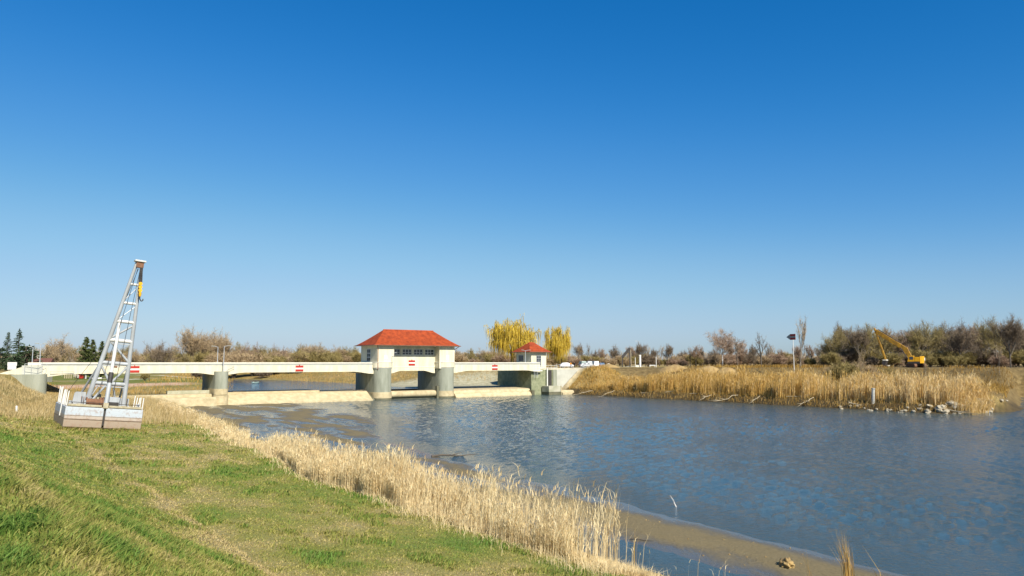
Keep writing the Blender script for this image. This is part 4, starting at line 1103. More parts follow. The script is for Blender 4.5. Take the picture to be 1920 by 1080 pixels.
# ------------------------------------------------------------------ people
def person(loc, rz, top, legs, label, stride=.22):
    sk = {'pelvis': ((0, 0, .95), .13), 'waist': ((0, 0, 1.12), .125), 'chest': ((0, .01, 1.34), .165), 'neckb': ((0, .0, 1.47), .09), 'neck': ((0, .01, 1.53), .055), 'head0': ((0, .03, 1.60), .085), 'head1': ((0, .03, 1.70), .10), 'head2': ((0, .02, 1.78), .07)}
    ed = [('pelvis', 'waist'), ('waist', 'chest'), ('chest', 'neckb'), ('neckb', 'neck'), ('neck', 'head0'), ('head0', 'head1'), ('head1', 'head2')]
    for sd, sg in (('l', -1), ('r', 1)):
        f = stride * sg
        sk.update({sd + 'hip': ((.09 * sg, 0, .90), .105), sd + 'knee': ((.10 * sg, f * .6 + .04, .50), .068), sd + 'ank': ((.10 * sg, f - .03, .09), .045), sd + 'toe': ((.12 * sg, f + .15, .045), .04),
                   sd + 'sho': ((.19 * sg, 0, 1.42), .075), sd + 'elb': ((.25 * sg, -f * .5 - .02, 1.14), .052), sd + 'wri': ((.25 * sg, -f * .6 + .12, .92), .036), sd + 'hand': ((.25 * sg, -f * .6 + .17, .84), .04), sd + 'fin': ((.245 * sg, -f * .6 + .19, .77), .025)})
        ed += [('pelvis', sd + 'hip'), (sd + 'hip', sd + 'knee'), (sd + 'knee', sd + 'ank'), (sd + 'ank', sd + 'toe'), ('neckb', sd + 'sho'), (sd + 'sho', sd + 'elb'), (sd + 'elb', sd + 'wri'), (sd + 'wri', sd + 'hand'), (sd + 'hand', sd + 'fin')]
    keys = list(sk); me = bpy.data.meshes.new('body')
    me.from_pydata([sk[k][0] for k in keys], [(keys.index(a), keys.index(b)) for a, b in ed], [])
    tmp = bpy.data.objects.new('body_tmp', me); C.objects.link(tmp)
    md = tmp.modifiers.new('skin', 'SKIN'); sb = tmp.modifiers.new('sub', 'SUBSURF'); sb.levels = 1; sb.render_levels = 1
    for i, k in enumerate(keys):
        me.skin_vertices[0].data[i].radius = (sk[k][1], sk[k][1] * (.8 if k in ('chest', 'waist', 'pelvis') else 1)); me.skin_vertices[0].data[i].use_root = (k == 'pelvis')
    dg = bpy.context.evaluated_depsgraph_get()
    bm_ = bpy.data.meshes.new_from_object(tmp.evaluated_get(dg))
    bpy.data.objects.remove(tmp)
    for mm in (top, legs, 'skin', 'rubber'): bm_.materials.append(MATS[mm])
    for p in bm_.polygons:
        z = p.center.z; x = abs(p.center.x); p.use_smooth = True
        p.material_index = 3 if z < .10 else 1 if (z < .93 and x < .2) else 2 if (z > 1.52 or (x > .2 and z < .92)) else 0
    pr_ = thing('person', label, 'person', loc, rz, 'people walking on the road')
    link('body', bm_, pr_)
    hb_ = MB(); n = 12
    vs, fs = [], []
    for i in range(6):
        el = R(0 + 90 * i / 5)
        for j in range(n): a = 2 * math.pi * j / n; vs.append((.108 * math.cos(el) * math.cos(a), .01 + .115 * math.cos(el) * math.sin(a), 1.71 + .115 * math.sin(el)))
    for i in range(5):
        for j in range(n): fs.append((i * n + j, i * n + (j + 1) % n, (i + 1) * n + (j + 1) % n, (i + 1) * n + j))
    hb_.add(vs, fs).build('hair', 'hair', pr_, True)
for pxx, top, legs, lb in ((1069.5, 'orange_jacket', 'jeans', 'person in orange jacket and blue trousers walking beside another on the road'), (1076.5, 'black_cloth', 'black_cloth', 'person dressed all in black walking on the road past the wing wall')):
    p = ground_pt(pxx, 217.5); person(p, R(160), top, legs, lb)

# ================================================================== TREES
def tw_mesh(name, segs, m, nside=3):
    """segs: list of (p0, p1, r0, r1, tint) -> flat-ended prisms"""
    if not segs: segs = [((0, 0, 0), (0, 0, .1), .01, .01, .5)]
    P0 = np.array([s[0] for s in segs], float); P1 = np.array([s[1] for s in segs], float)
    r0 = np.array([s[2] for s in segs])[:, None]; r1 = np.array([s[3] for s in segs])[:, None]; tn = np.array([s[4] for s in segs])
    d = P1 - P0; d /= np.maximum(np.linalg.norm(d, axis=1, keepdims=True), 1e-6)
    ref = np.where(np.abs(d[:, 2:3]) > .9, np.array([[1., 0, 0]]), np.array([[0, 0, 1.]]))
    a = np.cross(d, ref); a /= np.linalg.norm(a, axis=1, keepdims=True); b = np.cross(d, a)
    vs = []
    for P, r in ((P0, r0), (P1, r1)):
        for i in range(nside):
            q = 2 * math.pi * i / nside
            vs.append(P + a * r * math.cos(q) + b * r * math.sin(q))
    v = np.stack(vs, 1).reshape(-1, 3); n = len(segs); base = np.arange(n) * 2 * nside
    q = np.concatenate([np.stack([base + i, base + (i + 1) % nside, base + nside + (i + 1) % nside, base + nside + i], 1) for i in range(nside)])
    return np_mesh(name, v, faces_q=q, tint=np.repeat(tn, 2 * nside), m=m, smooth=True)
def twig_mesh(name, tw, m):
    """tw: list of (p, dir*len, width, tint): one thin triangle pair each"""
    P = np.array([t[0] for t in tw], float); D = np.array([t[1] for t in tw], float); w = np.array([t[2] for t in tw])[:, None]; tn = np.array([t[3] for t in tw])
    rnd = np.random.default_rng(5).normal(size=P.shape)
    s = np.cross(D, rnd); s /= np.maximum(np.linalg.norm(s, axis=1, keepdims=True), 1e-6)
    v = np.stack([P - s * w / 2, P + s * w / 2, P + D], 1).reshape(-1, 3)
    t = np.arange(len(P) * 3).reshape(-1, 3)
    return np_mesh(name, v, faces_t=t, tint=np.repeat(tn, 3), m=m)
def rdir(r, d, spread):
    v = Vector((r.gauss(0, 1), r.gauss(0, 1), r.gauss(0, 1))); v -= v.project(d); v.normalize()
    return (d + v * math.tan(spread * r.uniform(.5, 1.3))).normalized()
PROTO = {}
def bare_tree(key, seed, h, levels, spread, up, twigs, tw_len, tw_w, bark, twm, trunk_r, clear=.25, weep=0.0, stems=1, ratio=.68, nb=(3, 4)):
    r = random.Random(seed); limb = []; tw = []
    def twig_at(p, d, L_):
        q = rdir(r, d, .95); q.z += up * .15 - weep * 1.6; q.normalize()
        tw.append((tuple(p), tuple(q * L_ * r.uniform(.5, 1.2)), tw_w * r.uniform(.7, 1.3), min(1, max(0, .5 + r.gauss(0, .25)))))
    def grow(p, d, L_, rad, lv):
        n = 3; pts = [p]
        for i in range(n):
            d = rdir(r, d, .13); d.z += up * .10 - weep * (.18 if lv < levels - 1 else 0); d.normalize()
            p = p + d * (L_ / n); pts.append(p)
        for i in range(n):
            limb.append((tuple(pts[i]), tuple(pts[i + 1]), rad * (1 - .45 * i / n), rad * (1 - .45 * (i + 1) / n), r.uniform(.3, .8)))
        if lv <= 1:
            for _ in range(twigs):
                q = r.random(); k = min(n - 1, int(q * n)); pp = pts[k].lerp(pts[k + 1], q * n - k)
                twig_at(pp, d, tw_len)
        if lv > 0:
            nn = r.randint(*nb)
            for k in range(nn):
                q = .35 + .65 * (k + r.random() * .8) / nn if k < nn - 1 else 1.0
                q = min(q, 1); i = min(n - 1, int(q * n)); pp = pts[i].lerp(pts[i + 1], q * n - i)
                nd = rdir(r, d, spread * (1 if k < nn - 1 else .45)); nd.z += up * .2; nd.normalize()
                grow(pp, nd, L_ * ratio * r.uniform(.8, 1.2), rad * .55, lv - 1)
    for sidx in range(stems):
        d = Vector((0, 0, 1)) if stems == 1 else rdir(r, Vector((0, 0, 1)), .38)
        base = Vector((0, 0, -.3)) if stems == 1 else Vector((r.uniform(-.5, .5), r.uniform(-.5, .5), -.3))
        top = base + d * h * clear
        limb.append((tuple(base), tuple(top), trunk_r * 1.15, trunk_r * .85, .5))
        nn = r.randint(*nb) + 1
        for k in range(nn):
            nd = rdir(r, d, spread * (1 if k < nn - 1 else .25)); nd.z += up * .25; nd.normalize()
            grow(base + d * h * clear * (.75 + .25 * k / (nn - 1) if k < nn - 1 else 1), nd, h * (1 - clear) * .42 * r.uniform(.85, 1.15), trunk_r * .55, levels)
    zs = [t[0][2] + t[1][2] for t in tw]; top = sorted(zs)[int(len(zs) * .995)]
    xs = sorted(math.hypot(t[0][0] + t[1][0], t[0][1] + t[1][1]) for t in tw)[int(len(tw) * .95)]
    PROTO[key] = (tw_mesh(key + '_trunk', limb, bark, 4), twig_mesh(key + '_crown', tw, twm), top, xs)
# spreading crowns
for i, (twm, bk_) in enumerate((('twig_tan', 'bark_grey'), ('twig_olive', 'bark_grey'), ('twig_dark', 'bark_dark'), ('twig_red', 'bark_dark'))):
    bare_tree('round%d' % i, 20 + i, 14, 3, .80, .22, 12, 1.5, .05, bk_, twm, .30, nb=(4, 5))
    bare_tree('tall%d' % i, 40 + i, 16, 3, .62, .45, 12, 1.4, .05, bk_, twm, .26, clear=.3, ratio=.64, nb=(4, 5))
for i, (twm, bk_) in enumerate((('twig_tan', 'bark_grey'), ('twig_dark', 'bark_dark'))):
    bare_tree('sparse%d' % i, 60 + i, 13, 3, .62, .35, 7, 1.2, .05, bk_, twm, .24, clear=.35, ratio=.62, nb=(2, 3))
for i, twm in enumerate(('twig_olive', 'twig_tan', 'twig_red', 'twig_dark')):
    bare_tree('shrub%d' % i, 80 + i, 5, 2, .75, .4, 30, 1.1, .055, 'bark_dark', twm, .09, clear=.2, stems=5, ratio=.7)
bare_tree('fan', 97, 16, 3, .46, .7, 16, 1.6, .05, 'bark_grey', 'twig_tan', .24, clear=.12, stems=6, ratio=.66, nb=(3, 4))
bare_tree('birch', 99, 12, 3, .80, .25, 8, 1.3, .04, 'bark_birch', 'twig_red', .20, clear=.34, weep=.25, ratio=.6, nb=(4, 5))
bare_tree('poplar', 103, 16, 3, .28, 1.4, 8, 1.3, .05, 'bark_grey', 'twig_tan', .18, clear=.3, ratio=.62, stems=2, nb=(2, 3))
def willow(key, seed):
    r = random.Random(seed); limb = []; tw = []
    tips = []
    def grow(p, d, L_, rad, lv):
        pts = [p]
        for i in range(3):
            d = rdir(r, d, .2); p = p + d * (L_ / 3); pts.append(p)
            limb.append((tuple(pts[-2]), tuple(p), rad * (1 - .15 * i), rad * (.85 - .15 * i), .5))
        tips.extend(pts[1:])
        if lv > 0:
            for k in range(r.randint(3, 4)):
                nd = rdir(r, d, .62); nd.z += .12; nd.normalize(); grow(pts[r.randint(1, 3)], nd, L_ * .72, rad * .58, lv - 1)
    limb.append(((0, 0, -.3), (.1, 0, 2.6), .5, .42, .5))
    for k in range(6):
        a = k * 1.05 + r.random() * .5; nd = Vector((math.cos(a) * .75, math.sin(a) * .75, .95 + r.random() * .5)).normalized(); grow(Vector((.1, 0, 2.5)), nd, 4.0, .26, 3)
    for tpt in tips:
        if tpt.z < 3.5: continue
        for _ in range(4):
            p = tpt + Vector((r.gauss(0, .35), r.gauss(0, .35), r.gauss(0, .25)))
            L_ = min(p.z - .8, r.uniform(.7, 3.6)); dx = Vector((p.x, p.y, 0)); dx = dx.normalized() * r.uniform(0, .35) if dx.length > .1 else Vector()
            tt = min(1, max(0, .55 + r.gauss(0, .25)))
            m1 = p + dx + Vector((0, 0, -L_ * .35)); 
            tw.append((tuple(p), tuple(m1 - p), .09, tt)); tw.append((tuple(m1 + Vector((0, 0, .5))), (r.gauss(0, .1), r.gauss(0, .1), -L_ * .7 - .4), .10, tt))
    zs = sorted(t[0][2] for t in tw)[int(len(tw) * .995)]
    PROTO[key] = (tw_mesh(key + '_trunk', limb, 'bark_willow', 5), twig_mesh(key + '_crown', tw, 'twig_yellow'), zs, 6)
willow('willow0', 5); willow('willow1', 17)
def conifer(key, seed, h, rad, m, dens, droop=.25, bushy=False):
    r = random.Random(seed); limb = [((0, 0, -.3), (0, 0, h * .5), .22, .13, .5), ((0, 0, h * .5), (0, 0, h), .13, .02, .5)]; tw = []
    n = int(h * dens)
    for i in range(n):
        q = (i + r.random()) / n; z = h * (.04 + .94 * q)
        R_ = rad * ((1 - q) ** .8 if not bushy else (math.sin(math.pi * min(1, (.15 + .85 * (1 - q)))) * .55 + .6 * (1 - q))) * r.uniform(.65, 1.15)
        a = r.random() * 6.283; d = Vector((math.cos(a), math.sin(a), .1 - droop * (1 - q))).normalized()
        limb.append(((0, 0, z), tuple(Vector((0, 0, z)) + d * R_), .04, .012, .3))
        for k in range(int(6 + R_ * 9)):
            f = r.random() ** .7; p = Vector((0, 0, z)) + d * R_ * f
            dd = Vector((d.x, d.y, 0)) + Vector((r.gauss(0, .8), r.gauss(0, .8), r.gauss(-.15, .4))); dd.normalize()
            tw.append((tuple(p), tuple(dd * r.uniform(.25, .6)), .20, min(1, max(0, .5 + r.gauss(0, .25)))))
    PROTO[key] = (tw_mesh(key + '_trunk', limb, 'bark_dark', 4), twig_mesh(key + '_crown', tw, m), h, rad)
conifer('spruce', 3, 13, 3.3, 'needle_green', 11)
conifer('cypress', 8, 9, 2.3, 'needle_olive', 22, -.5)
conifer('juniper', 9, 6, 2.8, 'needle_green', 18, -.1, True)

LOOK = {'round0': 'broad tan', 'round1': 'broad olive', 'round2': 'broad dark', 'round3': 'broad reddish', 'tall0': 'upright tan', 'tall1': 'upright olive', 'tall2': 'upright dark', 'tall3': 'upright reddish',
        'sparse0': 'thin pale', 'sparse1': 'thin dark', 'shrub0': 'olive', 'shrub1': 'tan', 'shrub2': 'reddish', 'shrub3': 'dark'}
def plant(name, key, pxx, Y, top_px, label, cat='tree', group=None, wide=1.0, dz=0.0, rz=None, hh=None):
    x = lat(pxx, Y); z = Hxy(x, Y)
    tr_, cr_, h, w = PROTO[key]
    want = hh if hh else EYE + (679 - top_px) * Y / 1400 - z
    k = want / h
    t = thing(name, label, cat, (x, Y, z + dz), random.uniform(0, 6.28) if rz is None else rz, group)
    t.scale = (k * wide, k * wide, k)
    link('trunk', tr_, t); link('crown', cr_, t)
    return t
# individually placed trees
plant('spruce_tree', 'spruce', 37.5, 172, 615, 'tall dark spruce standing highest behind the white information board', rz=.4, wide=1.0)
plant('spruce_tree', 'spruce', 17, 178, 622, 'ragged dark spruce beside the tallest spruce', rz=2.0, wide=.95)
plant('juniper_bush', 'juniper', 52, 166, 648, 'broad dark green conifer bush below the tall spruce', 'bush', wide=1.3)
plant('juniper_bush', 'juniper', 4, 168, 652, 'dark evergreen bush at the foot of the ragged spruce', 'bush', wide=1.2)
plant('juniper_bush', 'juniper', 30, 160, 668, 'low olive evergreen hedge bush behind the information board', 'bush', wide=2.0)
plant('cypress_tree', 'cypress', 164, 232, 631, 'dense olive green conifer, tallest of three behind the bridge span', rz=1, wide=1.05)
plant('cypress_tree', 'cypress', 176, 236, 636, 'dense olive green conifer in the middle of three behind the bridge span', rz=2, wide=1.0)
plant('cypress_tree', 'cypress', 194, 240, 639, 'dense olive green conifer partly hidden by the derrick legs', rz=3, wide=1.0)
plant('willow_tree', 'willow0', 960, 262, 600, 'large golden yellow weeping willow behind the small cabin', rz=.6, wide=.98)
plant('willow_tree', 'willow1', 1049, 258, 613, 'smaller golden yellow weeping willow right of the cabin roof', rz=2.2, wide=.68)
plant('birch_tree', 'birch', 1353, 250, 616, 'white stemmed birch with reddish drooping twigs behind the earth heap', rz=.5, wide=.95)
plant('poplar_tree', 'poplar', 1498, 225, 590, 'tall slender bare poplar beside the arrow shaped board', rz=.3, wide=.75)
plant('bare_tree', 'fan', 380, 330, 616, 'big fan shaped bare tree rising behind the bridge near the small pier', wide=1.15)
plant('bare_tree', 'fan', 418, 345, 628, 'lower bare tree beside the big fan shaped tree', wide=.9)
plant('bare_tree', 'round0', 112, 300, 629, 'round headed bare tree behind the bridge end lamp posts', wide=.85)
plant('bare_tree', 'sparse0', 142, 280, 640, 'pale stemmed sparse bare tree left of the three conifers', wide=.8)
plant('bare_tree', 'round2', 308, 290, 639, 'dark rounded bare tree behind the bridge span beside the derrick', wide=.9)
plant('bare_tree', 'sparse1', 1380, 245, 628, 'dark crooked bare tree beside the white birch', wide=.6)
plant('bare_tree', 'sparse1', 1425, 245, 622, 'bare tree with heavy forked limbs between birch and arrow board', wide=1.0, rz=1.2)
plant('bare_tree', 'tall2', 1890, 205, 590, 'tall dark bare tree with upright stem at the end of the wood', wide=.9)
# wood behind the far dike on the right
def row(name, keys, x0, x1, n, Y0, Y1, top, dtop, label, group, wide=(.8, 1.2), cat='tree', ymap=None):
    for i in range(n):
        pxx = x0 + (x1 - x0) * (i + random.random()) / n
        t_ = top(pxx) if callable(top) else top
        k = random.choice(keys)
        plant(name, k, pxx, random.uniform(Y0, Y1), t_ + random.uniform(-dtop, dtop), LOOK[k] + ' ' + label, cat, group, random.uniform(*wide))
row('bare_tree', ['tall1', 'tall2', 'tall3', 'round2', 'round1', 'tall2'], 1548, 1990, 26, 240, 275, lambda x: 616 - (x - 1550) * .045, 10, 'bare tree in the front of the wood behind the excavator', 'trees of the wood behind the excavator', (.7, 1.0))
row('bare_tree', ['tall0', 'tall2', 'round3', 'sparse1', 'round2'], 1545, 1990, 24, 285, 330, lambda x: 630 - (x - 1550) * .03, 10, 'bare tree at the back of the wood behind the excavator', 'trees at the back of the far wood', (.8, 1.2))
row('bare_tree', ['sparse0', 'sparse1', 'round2', 'tall2', 'tall3'], 1075, 1545, 44, 270, 340, lambda x: 652, 11, 'bare tree in the open row behind the earth heaps', 'open row of bare trees behind the earth heaps', (.6, 1.0))
row('bare_shrub', ['shrub0', 'shrub1', 'shrub2', 'shrub3'], 1070, 1560, 46, 262, 330, 668, 7, 'bare shrub below the open row of trees', 'shrubs behind the earth heaps', (.9, 1.5), 'shrub')
row('bare_shrub', ['shrub0', 'shrub3', 'shrub2', 'shrub0'], 1540, 1990, 44, 228, 262, 662, 9, 'bare shrub at the foot of the wood by the excavator', 'shrubs at the foot of the wood', (.9, 1.4), 'shrub')
row('bare_tree', ['round0', 'tall0', 'round1', 'tall1', 'round3'], 440, 672, 24, 330, 420, lambda x: 650 + 4 * math.sin(x * .05), 7, 'bare tree in the wood beyond the bridge left of the gatehouse', 'wood beyond the bridge left of the gatehouse', (.8, 1.2))
row('bare_shrub', ['shrub0', 'shrub1', 'shrub0', 'shrub1'], 195, 680, 46, 300, 380, 663, 6, 'bare shrub in the thicket beyond the bridge', 'thicket beyond the bridge', (.9, 1.5), 'shrub')
row('bare_tree', ['round0', 'tall0', 'round1', 'sparse0'], 60, 350, 26, 290, 380, 654, 8, 'bare tree in the thicket behind the crane derrick', 'bare trees behind the crane derrick', (.7, 1.1))
row('bare_tree', ['round0', 'tall1', 'round1', 'tall0'], 845, 940, 12, 340, 420, 658, 6, 'bare tree between gatehouse roof and big willow', 'bare trees between gatehouse and willow', (.8, 1.2))
row('bare_shrub', ['shrub0', 'shrub1', 'shrub2'], 845, 1075, 20, 300, 360, 668, 6, 'bare shrub at the foot of the willows', 'shrubs at the foot of the willows', (.9, 1.4), 'shrub')
for pxx, Y, h in ((395, 222, 4.0), (385, 228, 3.6), (372, 232, 3.4), (412, 226, 3.2)):
    plant('bare_shrub', random.choice(['shrub2', 'shrub3']), pxx, Y, 0, 'reddish bare shrub on the upstream bank behind the small pier', 'shrub', 'shrubs on the upstream bank', 1.0, hh=h)
plant('bare_shrub', 'shrub3', 497, 300, 0, 'dark bare shrub leaning over the water above the weir', 'shrub', None, 1.7, hh=3.4)
plant('bare_shrub', 'shrub0', 277, 205, 0, 'dense brown shrub beside the dark post on the lawn', 'shrub', None, .8, hh=2.4)
# shrubs and saplings among the far reeds
for pxx, Y, h, k, lb in ((1614, 152, 8.5, 'poplar', 'thin bare sapling in the reeds left of the white marker post'), (1868, 190, 8.0, 'sparse0', 'thin crooked sapling on the dike slope near the end of the reeds'), (1731, 172, 6.5, 'poplar', 'pale thin sapling in front of the excavator')):
    plant('bare_sapling', k, pxx, Y, 0, lb, 'tree', None, .5, hh=h)
for pxx, Y in ((1580, 165), (1600, 170), (1625, 168), (1650, 172), (1560, 172)):
    plant('bare_shrub', random.choice(['shrub0', 'shrub1']), pxx, Y, 0, 'olive twiggy shrub rising out of the far reeds', 'shrub', 'shrubs in the far reeds', 1.0, hh=random.uniform(4.5, 6))
# distant wood: one mass along the horizon
def far_wood():
    n = 42000
    Y = rng.uniform(430, 560, n); pxx = rng.uniform(-260, 2180, n); x = (pxx - 960) / 1400 * Y
    base = 5.1 + 0 * x
    prof = 6.0 + 5.5 * fbm(pxx * .02, Y * .02, 3) + 4.0 * (fbm(pxx * .11, 3 + Y * 0, 2) - .5)
    hgt = prof * rng.uniform(.15, 1.0, n) ** .8
    L_ = rng.uniform(1.0, 2.6, n); ang = rng.uniform(0, 6.28, n); le = rng.uniform(.05, .5, n)
    P = np.stack([x, Y, base + np.maximum(hgt - L_ * .6, 0)], 1)
    v, q, t, tn = blades(P, L_, rng.uniform(.10, .22, n), ang, le, rng.uniform(0, 6.28, n), np.clip(rng.normal(.5, .25, n), 0, 1), .5)
    o = link('distant_wood', np_mesh('distant_wood', v, q, t, tn, 'twig_tan'))
    tag(o, 'tan brown band of distant bare woodland along the horizon', 'woodland', kind='stuff')
far_wood()

# ================================================================== earth heaps
def heap(pxx, Y, w, d, h, label, seed, m='earth'):
    x = lat(pxx, Y); z = Hxy(x, Y); n = 28; r = np.linspace(0, 1, 14); a = np.linspace(0, 2 * np.pi, n, endpoint=False)
    RR, AA = np.meshgrid(r, a, indexing='ij')
    X = RR * np.cos(AA); Yy = RR * np.sin(AA)
    Z = h * np.clip(1 - RR ** 1.3, 0, 1) * (.75 + .6 * (fbm(X * 3 + seed, Yy * 3 + seed, 4))) - .3 - 1.6 * RR ** 6
    X = X * w * (1 + .2 * (fbm(np.cos(AA) * 2 + seed, np.sin(AA) * 2, 2) - .5)); Yy = Yy * d
    i = np.arange(14 * n).reshape(14, n); q = np.stack([i[:-1], np.roll(i, -1, 1)[:-1], np.roll(i, -1, 1)[1:], i[1:]], -1).reshape(-1, 4)
    o = link('earth_heap', np_mesh('earth_heap', np.stack([X.ravel(), Yy.ravel(), Z.ravel()], 1), q, m=m)); o.location = (x, Y, z)
    tag(o, label, 'earth heap')
heap(1362, 212, 5.2, 4, 2.6, 'steep tan earth heap at the foot of the birch', 3.1)
heap(1325, 216, 5.0, 4, 1.9, 'broad dug earth heap left of the birch', 8.2)
heap(1265, 222, 6.0, 4, 1.6, 'long dark turf heap behind the reeds near the white trestle', 12.4)
heap(1140, 226, 5.5, 3.5, 1.3, 'low sandy heap in front of the parked vans', 15.7)

# ================================================================== stones and driftwood on the far bank
def stone_mesh(seed):
    bm = bmesh.new(); bmesh.ops.create_icosphere(bm, subdivisions=2, radius=1)
    for v in bm.verts:
        k = 1 + .45 * mnoise.noise(v.co * 1.3 + Vector((seed * 7.1, 0, 0))); v.co = Vector((v.co.x * 1.25 * k, v.co.y * .9 * k, v.co.z * .7 * k))
    for f in bm.faces: f.smooth = False
    me = bpy.data.meshes.new('boulder'); bm.to_mesh(me); bm.free(); me.materials.append(MATS['stone']); return me
st = [stone_mesh(i) for i in range(5)]
random.seed(5)
def bank_s(pxx):                             # where a bearing meets the far waterline
    lo, hi = 100.0, 240.0
    for _ in range(40):
        m_ = (lo + hi) / 2; t, s = TS(lat(pxx, m_), m_)
        if t > float(rbank(s)): hi = m_
        else: lo = m_
    return lo
for i in range(64):
    u_ = random.random()
    pxx = random.triangular(1700, 1895, 1830) if i < 44 else random.uniform(1560, 1720)
    Y = bank_s(min(pxx, 1848)) + random.uniform(-.8, 1.6) + (0 if pxx < 1848 else (pxx - 1848) * .10)
    x = lat(pxx, Y); sc = random.uniform(.25, .75) if i < 44 else random.uniform(.18, .35)
    if pxx > 1860: sc *= .55
    o = link('boulder', st[i % 5]); o.scale = (sc, sc, sc); o.rotation_euler = (random.uniform(-.3, .3), random.uniform(-.3, .3), random.uniform(0, 6))
    o.location = (x, Y, max(Hxy(x, Y), -.1) + sc * .22)
    tag(o, 'pale boulder at the waterline below the far reeds', 'boulder', 'boulders along the far waterline')
o = MB().tube((0, 0, -.6), (.15, 0, 2.6), .29, .29, 14).tube((.15, 0, 2.6), (.17, 0, 2.8), .34, .34, 14).build('marker_post', 'weathered_white', None, True)
Yp = bank_s(1630) + 2.2; x_ = lat(1630, Yp); o.location = (x_, Yp, Hxy(x_, Yp)); tag(o, 'thick white marker post standing among the reeds on the far bank', 'post')
def branch(p0, p1, r, label, seed, name='driftwood_branch', m='driftwood', forks=3):
    rr_ = random.Random(seed); p0 = Vector(p0); p1 = Vector(p1); t = thing(name, label, 'driftwood', p0)
    d = p1 - p0; pts = [Vector()] ; n = 5
    for i in range(1, n + 1): pts.append(d * (i / n) + Vector((rr_.gauss(0, .05), rr_.gauss(0, .05), rr_.gauss(0, .04))) * d.length * .4)
    mb = MB()
    for i in range(n): mb.tube(pts[i], pts[i + 1], r * (1 - .15 * i), r * (1 - .15 * (i + 1)), 7)
    mb.build('stem', m, t, True)
    for k in range(forks):
        i = rr_.randint(2, n); q = pts[i]; e = d.normalized() * d.length * .25 + Vector((rr_.gauss(0, .3), rr_.gauss(0, .3), abs(rr_.gauss(0, .25)))) * d.length * .25
        MB().tube(q, q + e, r * .5, r * .15, 6).build('fork', m, t, True)
Yb = bank_s(1755) 
branch((lat(1748, Yb + 2), Yb + 2, 1.1), (lat(1800, Yb - 1.5), Yb - 1.5, .25), .16, 'bleached fallen branch lying over the boulders', 2)
Yb = bank_s(1600)
branch((lat(1585, Yb + 2), Yb + 2, 1.2), (lat(1615, Yb), Yb, .6), .12, 'bleached stick on the dark bank below the marker post', 3)
for i, pxx in enumerate((1110, 1150, 1200, 1245, 1290, 1330, 1380, 1420, 1470, 1520)):
    Yb = bank_s(pxx); dx = random.uniform(3, 7) * random.choice((-1, 1))
    a_ = Vector((lat(pxx, Yb + 2.5), Yb + 2.5, 0)); a_.z = Hxy(a_.x, a_.y) + .25; b_ = Vector((a_.x + dx, Yb - .2, 0)); b_.z = max(Hxy(b_.x, b_.y), 0) + .2
    t = branch(a_, b_, .09, 'grey branch washed up on the dark bank under the far reeds', 30 + i)
for o in C.objects:
    if o.name.startswith('driftwood_branch') and 'washed up' in o.get('label', ''): o['group'] = 'branches washed up on the far bank'
# driftwood on the weir and in the shallows
branch(W(46.5, 165.8, 2.48), W(49.5, 166.2, 2.55), .16, 'dark log lying on the upper slab of the weir sill', 5, m='bark_dark', forks=1)
branch(W(73.5, 164.6, 2.2), W(76.6, 164.2, 2.3), .12, 'tangled dark branch caught on the weir sill near the gatehouse', 6, m='bark_dark', forks=4)
def shore(pxx, pyy, z=0.05):
    Y = (EYE - z) * 1400 / (pyy - 679); x = lat(pxx, Y); return Vector((x, Y, max(Hxy(x, Y), 0.0)))
q = shore(1262, 941); branch(q - Vector((0, 0, .1)), q + Vector((-.32, .3, .62)), .045, 'pale stick poking out of the shallow water', 7, m='bark_birch', forks=1)
q = shore(812, 852); branch(q + Vector((0, 0, .05)), q + Vector((4.2, 1.3, .06)), .11, 'long dark pole lying at the edge of the mud flat', 8, m='bark_dark', forks=1)
q = shore(1175, 1000); branch(q + Vector((0, 0, .04)), q + Vector((1.1, -.6, .08)), .03, 'thin dark twig lying in the muddy pool', 9, m='bark_dark', forks=2)
q = shore(1845, 775); branch(q + Vector((0, 0, -.3)), q + Vector((.05, 0, .75)), .07, 'thin white stake standing in the water off the boulders', 10, m='bark_birch', forks=0)
# grassy clod on the mud bar
bm = bmesh.new(); bmesh.ops.create_icosphere(bm, subdivisions=4, radius=1)
for f in bm.faces: f.smooth = True
for v in bm.verts:
    k = 1 + .5 * mnoise.noise(v.co * 2.1) + .25 * mnoise.noise(v.co * 6); v.co = Vector((v.co.x * .26 * k, v.co.y * .42 * k, v.co.z * .22 * k))
me = bpy.data.meshes.new('mud_clod'); bm.to_mesh(me); bm.free(); me.materials.append(MATS['earth']); o = link('mud_clod', me); o.location = shore(1459, 1050) + Vector((0, 0, .06)); tag(o, 'lump of turf and earth stranded on the mud bar', 'clod')

